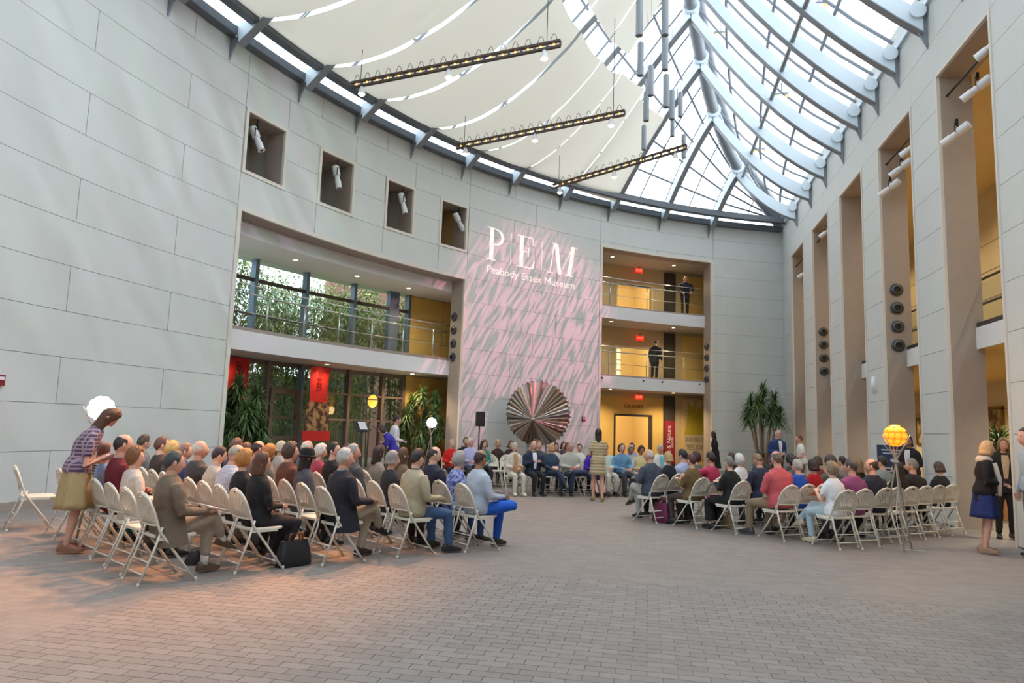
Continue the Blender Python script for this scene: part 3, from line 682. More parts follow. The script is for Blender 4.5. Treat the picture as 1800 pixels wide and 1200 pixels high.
# ------------------------------------------------------------------ projected museum name on the curved wall
M_LET = mat('projected_light_letters', '#fffaf0', .8, emit=.3, ecol='#fff4e0')  # white colour and glow stand in for the light projected on the wall
sgn = thing('museum_name', 'light-projected letters P E M and Peabody Essex Museum on the curved wall', 'sign', pol(138.6, RR-.01, 6.7))
def arcpoly(poly, a_left, z, nm, sh=0, curve=True):
    mb = MB()
    for pg in poly:
        pts = [pol(a_left - math.degrees((x+sh*y)/RR), RR-.012, z+y) for x, y in pg]; n = V((cos(radians(a_left)), sin(radians(a_left)), 0)); mb.prism(pts, n*.008)
    o = mb.build(nm, M_LET, sgn); o.matrix_parent_inverse = Matrix.Translation(-sgn.location); return o
def rect(x0, y0, x1, y1): return [(x0, y0), (x1, y0), (x1, y1), (x0, y1)]
H = 1.14; ZL = 7.22
bowl = []
for i in range(10):
    t0, t1 = -pi/2+pi*i/10, -pi/2+pi*(i+1)/10; oc = (.36, .845); 
    def ob(t): return (oc[0]+.42*cos(t), oc[1]+.295*sin(t))
    def ib(t): return (oc[0]+.29*cos(t), oc[1]+.25*sin(t))
    bowl.append([ib(t0), ob(t0), ob(t1), ib(t1)])
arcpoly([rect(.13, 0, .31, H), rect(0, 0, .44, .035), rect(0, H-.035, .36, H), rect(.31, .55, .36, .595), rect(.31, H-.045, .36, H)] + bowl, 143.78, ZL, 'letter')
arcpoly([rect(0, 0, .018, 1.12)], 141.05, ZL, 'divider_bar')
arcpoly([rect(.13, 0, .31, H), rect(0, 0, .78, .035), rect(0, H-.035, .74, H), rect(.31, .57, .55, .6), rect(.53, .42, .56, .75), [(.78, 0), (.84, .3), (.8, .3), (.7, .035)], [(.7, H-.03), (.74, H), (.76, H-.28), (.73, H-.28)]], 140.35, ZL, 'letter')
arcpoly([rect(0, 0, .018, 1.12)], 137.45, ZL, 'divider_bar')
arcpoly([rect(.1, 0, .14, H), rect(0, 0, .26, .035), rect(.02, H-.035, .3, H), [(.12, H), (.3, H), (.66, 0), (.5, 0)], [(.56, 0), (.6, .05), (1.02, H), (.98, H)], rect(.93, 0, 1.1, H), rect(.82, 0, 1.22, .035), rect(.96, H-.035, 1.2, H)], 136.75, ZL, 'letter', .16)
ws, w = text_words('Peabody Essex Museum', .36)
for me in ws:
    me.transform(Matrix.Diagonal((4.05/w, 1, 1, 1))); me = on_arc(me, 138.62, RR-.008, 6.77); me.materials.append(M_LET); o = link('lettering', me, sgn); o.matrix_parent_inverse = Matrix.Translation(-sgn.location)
# ------------------------------------------------------------------ stage spotlights
M_FIX = mat('fixture_white', '#dfe0e2', .4)
def spotlight(p, d, lab, lens='#401018', scale=1, grp='white theatre spotlights'):
    t = thing('theatre_spotlight', lab, 'spotlight', p, 0, grp); q = V(d).to_track_quat('Z', 'Y').to_matrix(); s = scale
    MB().lathe([(.07*s, -.3*s), (.1*s, -.27*s), (.1*s, -.02*s), (.07*s, 0), (.07*s, .1*s), (.085*s, .12*s), (.085*s, .32*s), (.095*s, .34*s)], 14, (0, 0, 0), q).build('barrel', M_FIX, t, 30)
    MB().lathe([(.08*s, .335*s), (.001, .345*s)], 12, (0, 0, 0), q).build('lens', mat('lens_'+lens, lens, .2, emit=(1.5 if lens in ('#ff7090', '#20e090') else 0)), t)
    x = q @ V((1, 0, 0)); MB().tube([x*.13*s, x*.13*s+V((0, 0, .2*s)), -x*.13*s+V((0, 0, .2*s)), -x*.13*s], .014*s, 6).build('yoke', M_BLACK, t)
    MB().box((0, 0, .26*s), (.06*s, .06*s, .14*s)).build('clamp', M_BLACK, t); return t
for i, (a, d) in enumerate(((166.2, (.45, .1, -1)), (159.2, (.2, .1, -1)), (152.7, (.25, .15, -1)), (146.7, (.3, .6, -.7)))):
    p = pol(a, RR+.12, zn(11)-.55); spotlight(p, d, 'white spotlight hung in the %s square window' % ('leftmost', 'second', 'third', 'rightmost')[i], '#70101c')
    t = thing('pipe', 'short pipe carrying the spotlight in the %s square window' % ('leftmost', 'second', 'third', 'rightmost')[i], 'pipe', p+V((0, 0, .3)), 0, 'lighting pipes'); MB().tube([(-.0, 0, 0), (0, 0, .2)], .02, 8).build('tube', M_BLACK, t)
for j, (i, ps) in enumerate(((3, [(13.0, 7.75, '#401018'), (13.9, 7.3, '#c8c8c0'), (12.4, 8.2, '#20e090')]), (4, [(16.1, 7.95, '#c8c8c0'), (16.8, 7.75, '#c8c8c0'), (17.6, 7.55, '#ff7090')]), (6, [(23.6, 8.2, '#c8c8c0')]), (7, [(27.0, 7.6, '#c8c8c0')]))):
    y0 = OY[i]; t = thing('lighting_pipe', 'black lighting pipe across the head of tall opening, %s' % ('nearest', 'second', 'fourth', 'fifth')[j], 'pipe', (XR+.15, y0+OW/2, 8.05), 0, 'lighting pipes in openings')
    MB().tube([(0, -OW/2+.08, .2), (0, OW/2-.08, .2)], .022, 8).build('tube', M_BLACK, t)
    for q, (y, z, l) in enumerate(ps):
        spotlight(V((XR+.12, y, z)), (-.75, .55, -.55), 'white spotlight in tall opening %s, %s' % (('nearest the camera', 'second from camera', 'fourth from camera', 'fifth from camera')[j], ('first', 'second', 'third')[q] + ({'#20e090': ' with green lens', '#ff7090': ' with pink lens'}.get(l, ''))), l, .85)
# coloured patterned beams of those spotlights on the curved wall
def gobo(name, loc, target, e, col, spot, scale, rot, thr, blend=.35, soft=.04, dist=3.):
    o = lamp(name, 'SPOT', loc, e, col, .02, None, target, spot, blend); l = o.data; l.use_nodes = True; nt = l.node_tree; L = nt.links.new
    em = nt.nodes['Emission']; tc = nt.nodes.new('ShaderNodeTexCoord'); mp = nt.nodes.new('ShaderNodeMapping'); mp.inputs['Rotation'].default_value = (0, 0, radians(rot)); m2 = nt.nodes.new('ShaderNodeMapping'); m2.inputs['Scale'].default_value = (scale, scale*.16, 0)
    n = nt.nodes.new('ShaderNodeTexNoise'); n.inputs['Scale'].default_value = 1; n.inputs['Detail'].default_value = 1.5; n.inputs['Distortion'].default_value = .4
    L(tc.outputs['Normal'], mp.inputs[0]); L(mp.outputs[0], m2.inputs[0]); L(m2.outputs[0], n.inputs['Vector']); r = nt.nodes.new('ShaderNodeValToRGB')
    r.color_ramp.elements[0].position = thr-soft; r.color_ramp.elements[1].position = thr+soft; r.color_ramp.elements[0].color = (0.05, .05, .05, 1)
    L(n.outputs['Fac'], r.inputs[0]); L(r.outputs[0], em.inputs['Strength']); return o
gobo('pink_pattern_beam', (XR-.25, 17.75, 7.45), pol(138.0, RR, 4.7), 2900, (1, .3, .48), 46, 95, 30, .49, .5, .07)
gobo('violet_pattern_beam', (XR-.25, 13.95, 7.2), pol(175, RR, 6.6), 1000, (.62, .5, .8), 50, 34, -38, .5, soft=.09)
gobo('green_pattern_beam', (XR-.25, 12.4, 8.1), pol(170, RR, 7.0), 650, (.45, .9, .7), 48, 30, -38, .52, soft=.09)
# ------------------------------------------------------------------ round air nozzles on the jambs
nz = MB().lathe([(.15, 0), (.155, .02), (.13, .03), (.12, .025), (.115, .06), (.075, .075), (.07, .05)], 18).mesh('nozzle_ring', mat('nozzle_grey', '#55595c', .4, metal=.5), 40)
nd = MB().lathe([(.072, .055), (.001, .05)], 14).mesh('nozzle_mouth', M_BLACK)
def nozzles(pts, d, where, s=1):
    for p, w in zip(pts, ('top', 'second', 'third', 'bottom')):
        t = thing('air_nozzle', 'round grey air nozzle on %s, %s of four' % (where, w), 'air nozzle', p, 0, 'air nozzles'); t.rotation_euler = V(d).to_track_quat('Z', 'Y').to_euler()
        link('ring', nz, t); link('mouth', nd, t)
NZ = (5.13, 4.69, 4.24, 3.79)
for j, i in enumerate((4, 6)): nozzles([V((XR+.28, OY[i]+OW-.085, z)) for z in NZ], (0, -1, 0), ('the pier by the tripod lamp', 'a far pier near the corner')[j])
an = radians(145.8); nozzles([pol(146.06, RR+.42, z) for z in NZ], (-sin(an), cos(an), 0), 'the jamb beside the wide opening')
an = radians(117); nozzles([pol(117.3, RR+.3, z) for z in NZ], (-sin(an), cos(an), 0), 'the jamb beside the three storey opening')
# ------------------------------------------------------------------ hanging light bars
M_BAR = mat('bar_bronze', '#4e423a', .5, metal=.3); M_BULB = emis('amber_bulb', '#ffb84d', 3.5)
for i, (a, b) in enumerate((((-6.92, 14.55), (-1.85, 13.41)), ((-5.42, 18.36), (-.66, 16.76)), ((-3.14, 21.9), (.95, 19.08)))):
    A, B = V((*a, 9.4)), V((*b, 9.4)); d = (B-A); L_ = d.length; t = thing('light_bar', ['hanging bronze light bar nearest the camera', 'middle hanging bronze light bar', 'furthest hanging bronze light bar by the wall'][i], 'light bar', A.lerp(B, .5), atan2(d.y, d.x), 'hanging light bars')
    for z in (-.06, .06): MB().box((0, 0, z), (L_, .07, .045)).build('rail', M_BAR, t)
    n = 18
    for k in range(n):
        x = -L_/2+L_*(k+.5)/n; MB().ball((x, 0, 0), .025, 8, 5).build('bulb', M_BULB, t, True)
        MB().tube([(x-.08+.16*(q/8), 0, .08+.16*sin(pi*q/8)) for q in range(9)], .006, 4).build('cable_loop', M_BLACK, t)
        MB().box((x+L_/n/2, 0, 0), (.03, .05, .1)).build('spacer', M_BAR, t)
    for x in (-L_/2+.25, L_/2-.3): MB().tube([(x, 0, .05), (x, 0, 1.0 if x < 0 else 2.6)], .008, 5).build('hanger', M_BLACK, t)
    for x in (-L_/2+.3, 0, L_/2-.35):
        h = MB().lathe([(.03, -.08), (.05, -.12), (.09, -.26), (.085, -.27)], 12, (x, 0, 0)).build('spot_head', M_FIX, t, 40)
        MB().ball((x, 0, -.27), (.075, .075, .04), 10, 5).build('spot_bulb', emis('warm_spot', '#ffd0a0', 22), h, True)
        p = A.lerp(B, (x+L_/2)/L_); lamp('spot_head_beam', 'SPOT', p - V((0, 0, .34)), (3400, 260, 200)[i], (1, .42, .15) if i == 0 else (1, .65, .4), .1, t, (-5.6+.25*x, 6.6, 0) if i == 0 else (p.x-1.2, p.y-4.5, 0), 40 if i == 0 else 62, 1)
# ------------------------------------------------------------------ cluster of hanging cylinders
def ray(px, py): return ((px-900)/1232*RIGHT - (py-600)/1232*UP + FWD)
def at_y(px, py, y): d = ray(px, py); return EYE + d*(y/d.y)
def at_z(px, py, z): d = ray(px, py); return EYE + d*((z-EYE.z)/d.z)
M_CYL = mat('cylinder_grey', '#8d949b', .5, metal=.4)
cyl = MB().lathe([(.001, .45), (.07, .45), (.085, .42), (.085, -.45), (.065, -.46), (.06, -.44), (.001, -.44)], 18).mesh('cylinder_body', M_CYL, 40)
for i, (px, py, y, s) in enumerate(((1124, 31, 15.5, 1), (1169, 30, 15.5, 1), (1126, 104, 16.5, .95), (1169, 94, 17, .98), (1144, 142, 18.5, .95), (1138, 158, 19.5, .75), (1171, 160, 18, 1), (1136, 187, 19, .95), (1181, 184, 19, .95), (1196, 184, 19.5, .8), (1182, 220, 20, .75), (1132, 242, 20.5, .85), (1202, 257, 20.5, .8))):
    p = at_y(px, py, y); t = thing('hanging_cylinder', 'grey hanging cylinder, %s' % ('upper left of cluster', 'upper right of cluster', 'under the upper left one', 'under the upper right one', 'left of centre, high', 'half hidden behind its neighbour', 'centre right, high', 'left of centre, low', 'right of centre, low', 'rightmost of the cluster', 'lowest at the right of cluster', 'lone low one in front of the sail', 'by the end of furthest light bar')[i], 'cylinder', p, 0, 'hanging cylinders')
    t.scale = (s, s, s); link('cylinder_body', cyl, t); MB().tube([(0, 0, .44), (0, 0, 3.0)], .006, 4).build('cable', M_STEELD, t)
# clusters of small lamps under the right ribs
for i, (px, py, y) in enumerate(((1266, 57, 21), (1374, 165, 21), (1335, 262, 25.2), (1440, 5, 17.8))):
    p = at_y(px, py, y); t = thing('roof_lamp', 'small cluster of amber lamps under a roof rib, %s' % ('near the arch top', 'mid roof by the long purlin', 'lowest near the far corner', 'at the top edge')[i], 'lamp', p, 0, 'roof lamp clusters')
    MB().tube([(0, 0, 0), (0, 0, .35)], .02, 6).build('stem', M_STEELD, t); MB().box((0, 0, .02), (.4, .05, .04)).build('bar', M_STEELD, t)
    for x in (-.15, .15): MB().ball((x, 0, -.06), .055, 8, 5).build('bulb', M_BULB, t, True); MB().lathe([(.04, .0), (.065, -.06)], 8, (x, 0, 0)).build('shade', M_STEELD, t)
# ------------------------------------------------------------------ wall bits
def on_wall(name, a, z, w, h, m_, lab, cat, d=.05): o = MB().arc(a+math.degrees(w/2/RR), a-math.degrees(w/2/RR), RR-d, RR, z-h/2, z+h/2).build(name, m_); return tag(o, lab, cat)
M_ALARM = mat('alarm_red', '#8a2028', .5)
for i, (a, z) in enumerate(((132.15, 1.95), (180.2, 2.02))):
    t = thing('fire_alarm', ['small dark red fire alarm right of the sculpture', 'fire alarm at the left edge of the curved wall'][i], 'fire alarm', pol(a, RR, z), radians(a), 'fire alarms')
    MB().box((-.025, 0, 0), (.05, .14, .17)).build('case', M_ALARM, t); MB().box((-.055, 0, .03), (.02, .08, .05)).build('strobe', M_WHITE, t)
t = thing('wall_handset', 'white wall mounted handset on a right hand pier', 'handset', (XR-.005, 18.75, 2.9)); MB().tube([(-.03, 0, -.2), (-.05, 0, 0), (-.03, 0, .2)], [.05, .06, .05], 8).build('shell', M_WHITE, t, True); MB().box((-.01, 0, 0), (.02, .1, .3)).build('back_plate', M_WHITE, t)
# ------------------------------------------------------------------ folding chair with a fan back
M_CHAIR = mat('chair_plastic', '#d6cfc0', .45, var=.03); M_TUBE = mat('chair_enamel', '#dcd8cc', .35, metal=.1); M_CAP = mat('chair_foot', '#c9c5ba', .6)
def curve_plate(outline, holes, thick):
    cu = bpy.data.curves.new('plate', 'CURVE'); cu.dimensions = '2D'; cu.fill_mode = 'BOTH'; cu.extrude = thick/2
    for pts in [outline]+holes:
        sp = cu.splines.new('POLY'); sp.points.add(len(pts)-1); sp.use_cyclic_u = True
        for q, p in zip(sp.points, pts): q.co = (p[0], p[1], 0, 1)
    o = bpy.data.objects.new('tmp', cu); COL.objects.link(o); me = bpy.data.meshes.new_from_object(o.evaluated_get(bpy.context.evaluated_depsgraph_get()))
    bpy.data.objects.remove(o); bpy.data.curves.remove(cu); return me
def arch_x(z): return -.165 - (z-.5)*.34
def arch_y(z):
    if z < .66: return .2-.01*(z-.5)
    t = (z-.66)/.2; return .198*sqrt(max(0, 1-t*t))
out = [(-.195, .555), (.195, .555)] + [(arch_y(z)*.97, z) for z in (.62, .66, .70, .74, .78, .81, .835, .85)] + [(-arch_y(z)*.97, z) for z in (.85, .835, .81, .78, .74, .70, .66, .62)]
holes = []
for s in (-1, 1):
    for y0, y1, z0, z1 in ((.018, .035, .63, .79), (.045, .085, .625, .775), (.075, .14, .615, .735)):
        c_ = []
        for i in range(5):
            f = i/4; c_.append((s*(y0+(y1-y0)*f**1.5), z0+(z1-z0)*f, .0048+.005*sin(pi*f)))
        holes.append([(y+w, z) for y, z, w in c_]+[(y-w, z) for y, z, w in reversed(c_)])
holes.append([(.045*cos(2*pi*i/10), .825+.009*sin(2*pi*i/10)) for i in range(10)])
back_me = curve_plate(out, holes, .014)
for v in back_me.vertices:
    y, z, t = v.co; v.co = (arch_x(z)+t-.045*(1-(y/.2)**2)*.5+.004, y, z)
back_me.materials.append(M_CHAIR)
lip = MB().tube([(arch_x(.56)-.01, -.19, .556), (arch_x(.56)-.03, 0, .552), (arch_x(.56)-.01, .19, .556)], .012, 6).mesh('back_lip', M_CHAIR, True)
fp = []
for s in (-1, 1):
    q = [(.2, s*.225, .012), (.02, s*.215, .25), (arch_x(.5), s*.203, .5), (arch_x(.6), s*.201, .6)] + [(arch_x(z), s*arch_y(z), z) for z in (.68, .74, .80, .84)]
    fp.append(q)
frame_me = MB().tube(fp[0]+[(arch_x(.86), 0, .862)]+fp[1][::-1], .0125, 8).mesh('back_frame', M_TUBE, True)
rear_me = [MB().tube([(-.135, s*.188, .535), (-.2, s*.192, .32), (-.315, s*.2, .012)], .0125, 8).mesh('rear_leg', M_TUBE, True) for s in (-1, 1)]
rung_me = [MB().tube([(x, -y, z), (x, y, z)], .008, 6).mesh('rung', M_TUBE, True) for x, y, z in ((-.282, .198, .105), (-.24, .195, .215), (.135, .22, .09))]
seat = MB()
so = []
for i in range(24):
    a = 2*pi*i/24; cx_, sy_ = cos(a), sin(a); e = .45; so.append((.02+.205*abs(cx_)**e*(1 if cx_ > 0 else -1), .2*abs(sy_)**e*(1 if sy_ > 0 else -1)))
seat.loft([[V((x*k, y*k, z)) for x, y in so] for k, z in ((.95, .425), (1, .432), (1, .45), (.96, .457), (.5, .452), (.05, .45))])
seat_me = seat.mesh('seat', M_CHAIR, 50)
cap_me = [MB().lathe([(.016, 0), (.017, .012), (.015, .035)], 8, (x, y, 0)).mesh('foot_cap', M_CAP, True) for x, y in ((.205, .226), (.205, -.226), (-.318, .2), (-.318, -.2))]
CH0 = thing('folding_chair', 'white fan-back folding chair', 'chair')
b_ = link('backrest', back_me, CH0); link('back_lip', lip, b_); link('seat', seat_me, CH0); link('back_frame', frame_me, CH0)
brace = [MB().box((-.02, s*.2, .425), (.3, .012, .03)).mesh('seat_brace', M_TUBE) for s in (-1, 1)]
for q in rear_me: link('leg', q, CH0)
for q in brace: link('seat_brace', q, CH0)
for q in rung_me: link('rung', q, CH0)
for q in cap_me: link('foot_cap', q, CH0)
CHN = [0]
def chair(x, y, ang, label):
    o = CH0 if CHN[0] == 0 else copy_tree(CH0); CHN[0] += 1
    o.location = (x, y, 0); o.scale = (.97, .98, .965); o.rotation_euler = (0, 0, radians(ang)); tag(o, label, 'chair', 'white folding chairs'); return o
# ------------------------------------------------------------------ people
SKIN = [mat('skin_fair', '#dcb09a', .55), mat('skin_rosy', '#d3a08c', .55), mat('skin_tan', '#a87a5e', .55), mat('skin_dark', '#6b4330', .55)]
M_EYE = mat('eye_dark', '#241a16', .3); M_LIP = mat('lip_rose', '#a85a52', .5); M_EYEW = mat('eye_white', '#e8e4de', .4)
def cloth(c): return c if not isinstance(c, str) else mat('cloth_'+c, c, .88, var=.1, scale=14, bump=.35, bscale=28)
def hairm(c):
    if 'hair_'+c in MATS: return MATS['hair_'+c]
    m = mat('hair_'+c, c, .48, var=.5, scale=1, bump=.45, bscale=1); nt = m.node_tree; tc = [n for n in nt.nodes if n.type == 'TEX_COORD'][0]
    mp = nt.nodes.new('ShaderNodeMapping'); mp.inputs['Scale'].default_value = (95, 95, 13); nt.links.new(tc.outputs['Object'], mp.inputs[0])
    for n in nt.nodes:
        if n.type == 'TEX_NOISE': nt.links.new(mp.outputs[0], n.inputs['Vector'])
    return m
def leather(c): return mat('leather_'+c, c, .4, var=.1)
REMESH = []
def lerp(a, b, t): return a + (b-a)*t
def ellring(c, f, w, d, seg=14, sq=.85):
    """ring round point c, half width w across y, half depth d along f"""
    r = []
    for k in range(seg):
        a = 2*pi*k/seg; ca, sa = cos(a), sin(a); r.append(c + f*(d*abs(ca)**sq*(1 if ca > 0 else -1)) + V((0, 1, 0))*(w*abs(sa)**sq*(1 if sa > 0 else -1)))
    return r
def head_pt(th, ph):
    x, y, z = .098*sin(th)*cos(ph), .077*sin(th)*sin(ph), .122*cos(th)
    s = max(0, min(1, (-z-.01)/.11)); s = s*s*(3-2*s); p = abs(ph)
    y *= 1-.28*s
    if x < 0: x *= 1-.38*s
    else:
        x *= .96; g = lambda u, v, pw, zw: math.exp(-((p-u)/pw)**2-((z-v)/zw)**2)
        x += .024*g(0, -.022, .17, .02) + .012*g(0, .0, .13, .028) + .006*g(.25, .034, .4, .014) - .012*g(.38, .012, .2, .014) + .006*g(0, -.06, .3, .016) + .012*g(0, -.1, .35, .022)*1
    return V((x, y, z))
def make_head(mb, C, M, detail=1):
    n, m_ = (16, 22) if detail else (11, 14); mb.cur = 0
    mb.loft([[C + M @ head_pt(pi*(i+.02)/(n+.04), 2*pi*k/m_-pi) for k in range(m_)] for i in range(n+1)])
    for s in (-1, 1):
        mb.ball(C + M @ V((-.006, s*.079, -.006)), (.02, .009, .032), 7, 5, M)
    for s in (-1, 1):
        mb.cur = 3; mb.ball(C + M @ V((.0775, s*.031, .012)), (.008, .0145, .008), 7, 5, M)
        mb.cur = 1; mb.ball(C + M @ V((.0825, s*.031, .012)), (.0055, .0065, .0065), 6, 4, M)
        mb.ball(C + M @ V((.086, s*.033, .032)), (.006, .02, .0035), 6, 3, M)
    mb.cur = 2; mb.ball(C + M @ V((.0895, 0, -.062)), (.006, .022, .007), 8, 4, M); mb.cur = 0
def interp(tb, x):
    for (a, p), (b, q) in zip(tb[:-1], tb[1:]):
        if x <= b: return p+(q-p)*(x-a)/(b-a)
    return tb[-1][1]
HT = {'short': [(0, 40), (45, 44), (60, 60), (72, 88), (84, 96), (95, 78), (112, 104), (150, 122), (180, 126)],
      'recede': [(0, 22), (30, 26), (55, 60), (78, 92), (112, 102), (150, 124), (180, 128)],
      'bob': [(0, 42), (40, 52), (58, 96), (75, 140), (110, 150), (180, 150)],
      'long': [(0, 36), (35, 50), (55, 96), (75, 150), (110, 150), (180, 150)],
      'curly': [(0, 42), (45, 50), (60, 88), (78, 118), (112, 130), (180, 138)],
      'bald': [(0, 0), (66, 0), (80, 92), (112, 102), (150, 124), (180, 128)]}
def make_hair(style, C, M, seed, drop=.1):
    mb = MB(); tb = HT[style]; th = {'curly': .24, 'bob': .15, 'long': .13, 'short': .085, 'recede': .07, 'bald': .05}[style]; n, m_ = 16, 48; rnd = random.Random(seed); rows = []
    for k in range(m_+1):
        ph = -180+360*k/m_ if style != 'bald' else 79+202*k/m_
        if ph > 180: ph -= 360
        pm = interp(tb, abs(ph)); row = []
        p0 = 0 if style != 'bald' else min(pm, 62+10*cos(radians(ph)))
        for i in range(n+1):
            pp = p0+(pm-p0)*i/n; jit = 1+th*(1-.35*(i == n))+(.05 if style != 'curly' else .09)*noise.noise(V((ph*.05, pp*.05, seed)))+(.022 if style != 'curly' else .075)*noise.noise(V((sin(radians(ph))*6+cos(radians(ph))*4, ph*.16, pp*(.03 if style in ('bob', 'long') else .09)+seed))); q = head_pt(radians(min(pp, 100 if style in ('bob', 'long') else 180)+.4), radians(ph)); dz = 0
            q = V((q.x*jit, q.y*jit, q.z*jit+.004))
            if style in ('bob', 'long') and pp > 100:
                f = (pp-100)/50; q.z -= drop*f*.45; dz = drop*f*.55; sc = 1+(.12 if style == 'bob' else .0)*sin(pi*f*.8); q.x = q.x*sc-(.02*f if style == 'long' else 0); q.y *= sc
            row.append(C + M @ q - V((0, 0, dz)))
        e = row[-1]; row.append(lerp(e, C + M @ V((-.01, 0, (M.inverted() @ (e-C)).z)), .35))
        rows.append(row)
    mb.grid(rows); return mb
def hand(mb, W, d, n, side, curl=.6, s=1):
    d = V(d).normalized(); n = V(n); n = (n-d*n.dot(d)).normalized(); x = d.cross(n)*side
    mb.loft([[W + d*t + x*(w*a) + n*(h*b) for a, b in ((-1, -1), (0, -1.15), (1, -1), (1, 1), (0, 1.1), (-1, 1))] for t, w, h in ((-.02, .026, .019), (.02, .033, .017), (.06, .041, .014), (.092, .038, .011))])
    for i, L in enumerate((.066, .076, .071, .056)):
        b = W + d*.085 + x*((i-1.5)*.02*-1); c1 = curl; p1 = b + (d*cos(c1*.6) + n*sin(c1*.6))*L*.5; p2 = p1 + (d*cos(c1*1.7) + n*sin(c1*1.7))*L*.5
        mb.tube([b, p1, p2], [.0095, .0088, .0065], 5)
    b = W + d*.025 + x*.03; t = (d*.75 + x*.65 + n*.25).normalized(); mb.tube([b, b+t*.035, b+t*.035+(d*.9+n*.4).normalized()*.03], [.012, .011, .0075], 5)
def shoe(A, d, drop=0, bare=False, heel=0):
    d = V(d).normalized(); up = V((0, 0, 1)) if abs(d.z) < .9 else V((1, 0, 0)); s = d.cross(up).normalized(); u = s.cross(d); mb = MB()
    b = A - u*.07
    mb.loft([[b + d*x + s*(w*a) + u*(z0+(z1-z0)*c_) for a, c_ in ((-1, 0), (1, 0), (1, .6), (.6, 1), (-.6, 1), (-1, .6))] for x, w, z0, z1 in ((-.085, .022, 0, .06), (-.06, .036, 0, .095), (.0, .038, 0, .1), (.06, .042, 0, .075), (.12, .044, 0, .055), (.17, .034, 0, .042), (.19, .015, .005, .03))])
    return mb
PN = [0]
def person(loc, face, label, sit=True, sex='m', top='#444444', bottom='#333333', hair=('short', '#3a2c22'), skin=0, shoes='#222222', lean=4, yaw=0, pitch=5, arms='lap', legs='n', sleeve='long', jacket=False, skirt=None, scale=1, vox=.021, inner=None, drop=.1, side=0, seatz=0, arm_l=None, arm_r=None, hat=None, belt=None, collar=None, dress=None, base_z=0, bow=0, stride=0, socks=None, tail=False):
    """forward +x, left +y"""
    PN[0] += 1; seed = PN[0]; fem = sex == 'f'
    root = thing('person', label, 'person', (loc[0], loc[1], base_z), radians(face), 'people'); root.scale = (scale,)*3
    R = random.Random(seed); lean = radians(lean)
    p0 = V((-.03, 0, .545+seatz)) if sit else V((0, 0, .95))
    u = V((sin(lean), 0, cos(lean))); f = V((cos(lean), 0, -sin(lean)))
    u2 = V((sin(lean+radians(bow)), 0, cos(lean+radians(bow)))); f2 = V((u2.z, 0, -u2.x))
    def sp(h): return p0 + u*h if h < .22 else p0 + u*.22 + u2*(h-.22)
    def fr(h): return f if h < .22 else f2
    k = (.98 if fem else 1.07)*(1.05 if jacket else 1)
    prof = [(-.075, .165, .135), (-.02, .198, .155), (.06, .192 if not fem else .186, .146), (.16, .165 if not fem else .145, .122 if not fem else .11), (.28, .185 if not fem else .16, .128 if not fem else .13), (.38, .2 if not fem else .168, .118 if not fem else .122), (.45, .185 if not fem else .155, .098), (.495, .135, .084), (.535, .078, .066)]
    tm = MB(); lo = 0 if not jacket else 0
    pf = prof
    if jacket and not sit: pf = [(-.16, .2, .15)] + pf
    tm.loft([ellring(sp(h), fr(h), w*k, d*k) for h, w, d in pf])
    sw = .185 if not fem else .155; S = {s: sp(.445) + V((0, s*sw*k, 0)) for s in (-1, 1)}
    E, W = {}, {}
    for s in (-1, 1):
        a = (arm_l if s > 0 else arm_r) or arms
        if isinstance(a, tuple): E[s], W[s] = V(a[0]), V(a[1])
        elif sit:
            E[s] = S[s] + V((.03, s*.075, -.265)); b = p0 + u*.1
            W[s] = {'lap': V((.24, s*.07, b.z+.06)), 'hold': V((.3, s*.07, b.z+.2)), 'knee': V((.36, s*.1, b.z+.05)), 'cross': V((.2, -s*.08, b.z+.16)), 'down': V((.05, s*.28, b.z-.05)), 'chin': V((.2, s*.06, b.z+.42))}[a]
            if a == 'cross': E[s] = S[s] + V((.12, s*.09, -.22))
            if a == 'chin': E[s] = S[s] + V((.2, s*.04, -.2))
        else:
            E[s] = S[s] + V((-.02, s*.06, -.28)); W[s] = {'lap': V((.25, s*.05, 1.08)), 'hold': V((.3, s*.06, 1.16)), 'down': E[s] + V((.08, s*.0, -.25)), 'cross': V((.2, -s*.08, 1.2)), 'rail': V((.38, s*.2, 1.0))}[a if a in ('lap', 'hold', 'down', 'cross', 'rail') else 'down']
            if a == 'rail': E[s] = S[s] + V((.12, s*.1, -.24))
    ar = 1.0 if not fem else .85
    if jacket: ar *= 1.12
    for s in (-1, 1):
        if sleeve == 'long': tm.tube([S[s] - V((0, s*.03, -.0)), lerp(S[s], E[s], .3), lerp(S[s], E[s], .75), E[s], lerp(E[s], W[s], .4), lerp(E[s], W[s], .97)], [.068*ar, .064*ar, .055*ar, .052*ar, .047*ar, .04*ar], 10)
        elif sleeve == 'short': tm.tube([S[s] - V((0, s*.03, 0)), lerp(S[s], E[s], .3), lerp(S[s], E[s], .72)], [.068*ar, .066*ar, .064*ar], 10)
        else: tm.ball(S[s], .06*ar)
    # legs
    K, A, D = {}, {}, {}
    hip = {s: p0 + V((.02, s*.09, -.01)) for s in (-1, 1)}
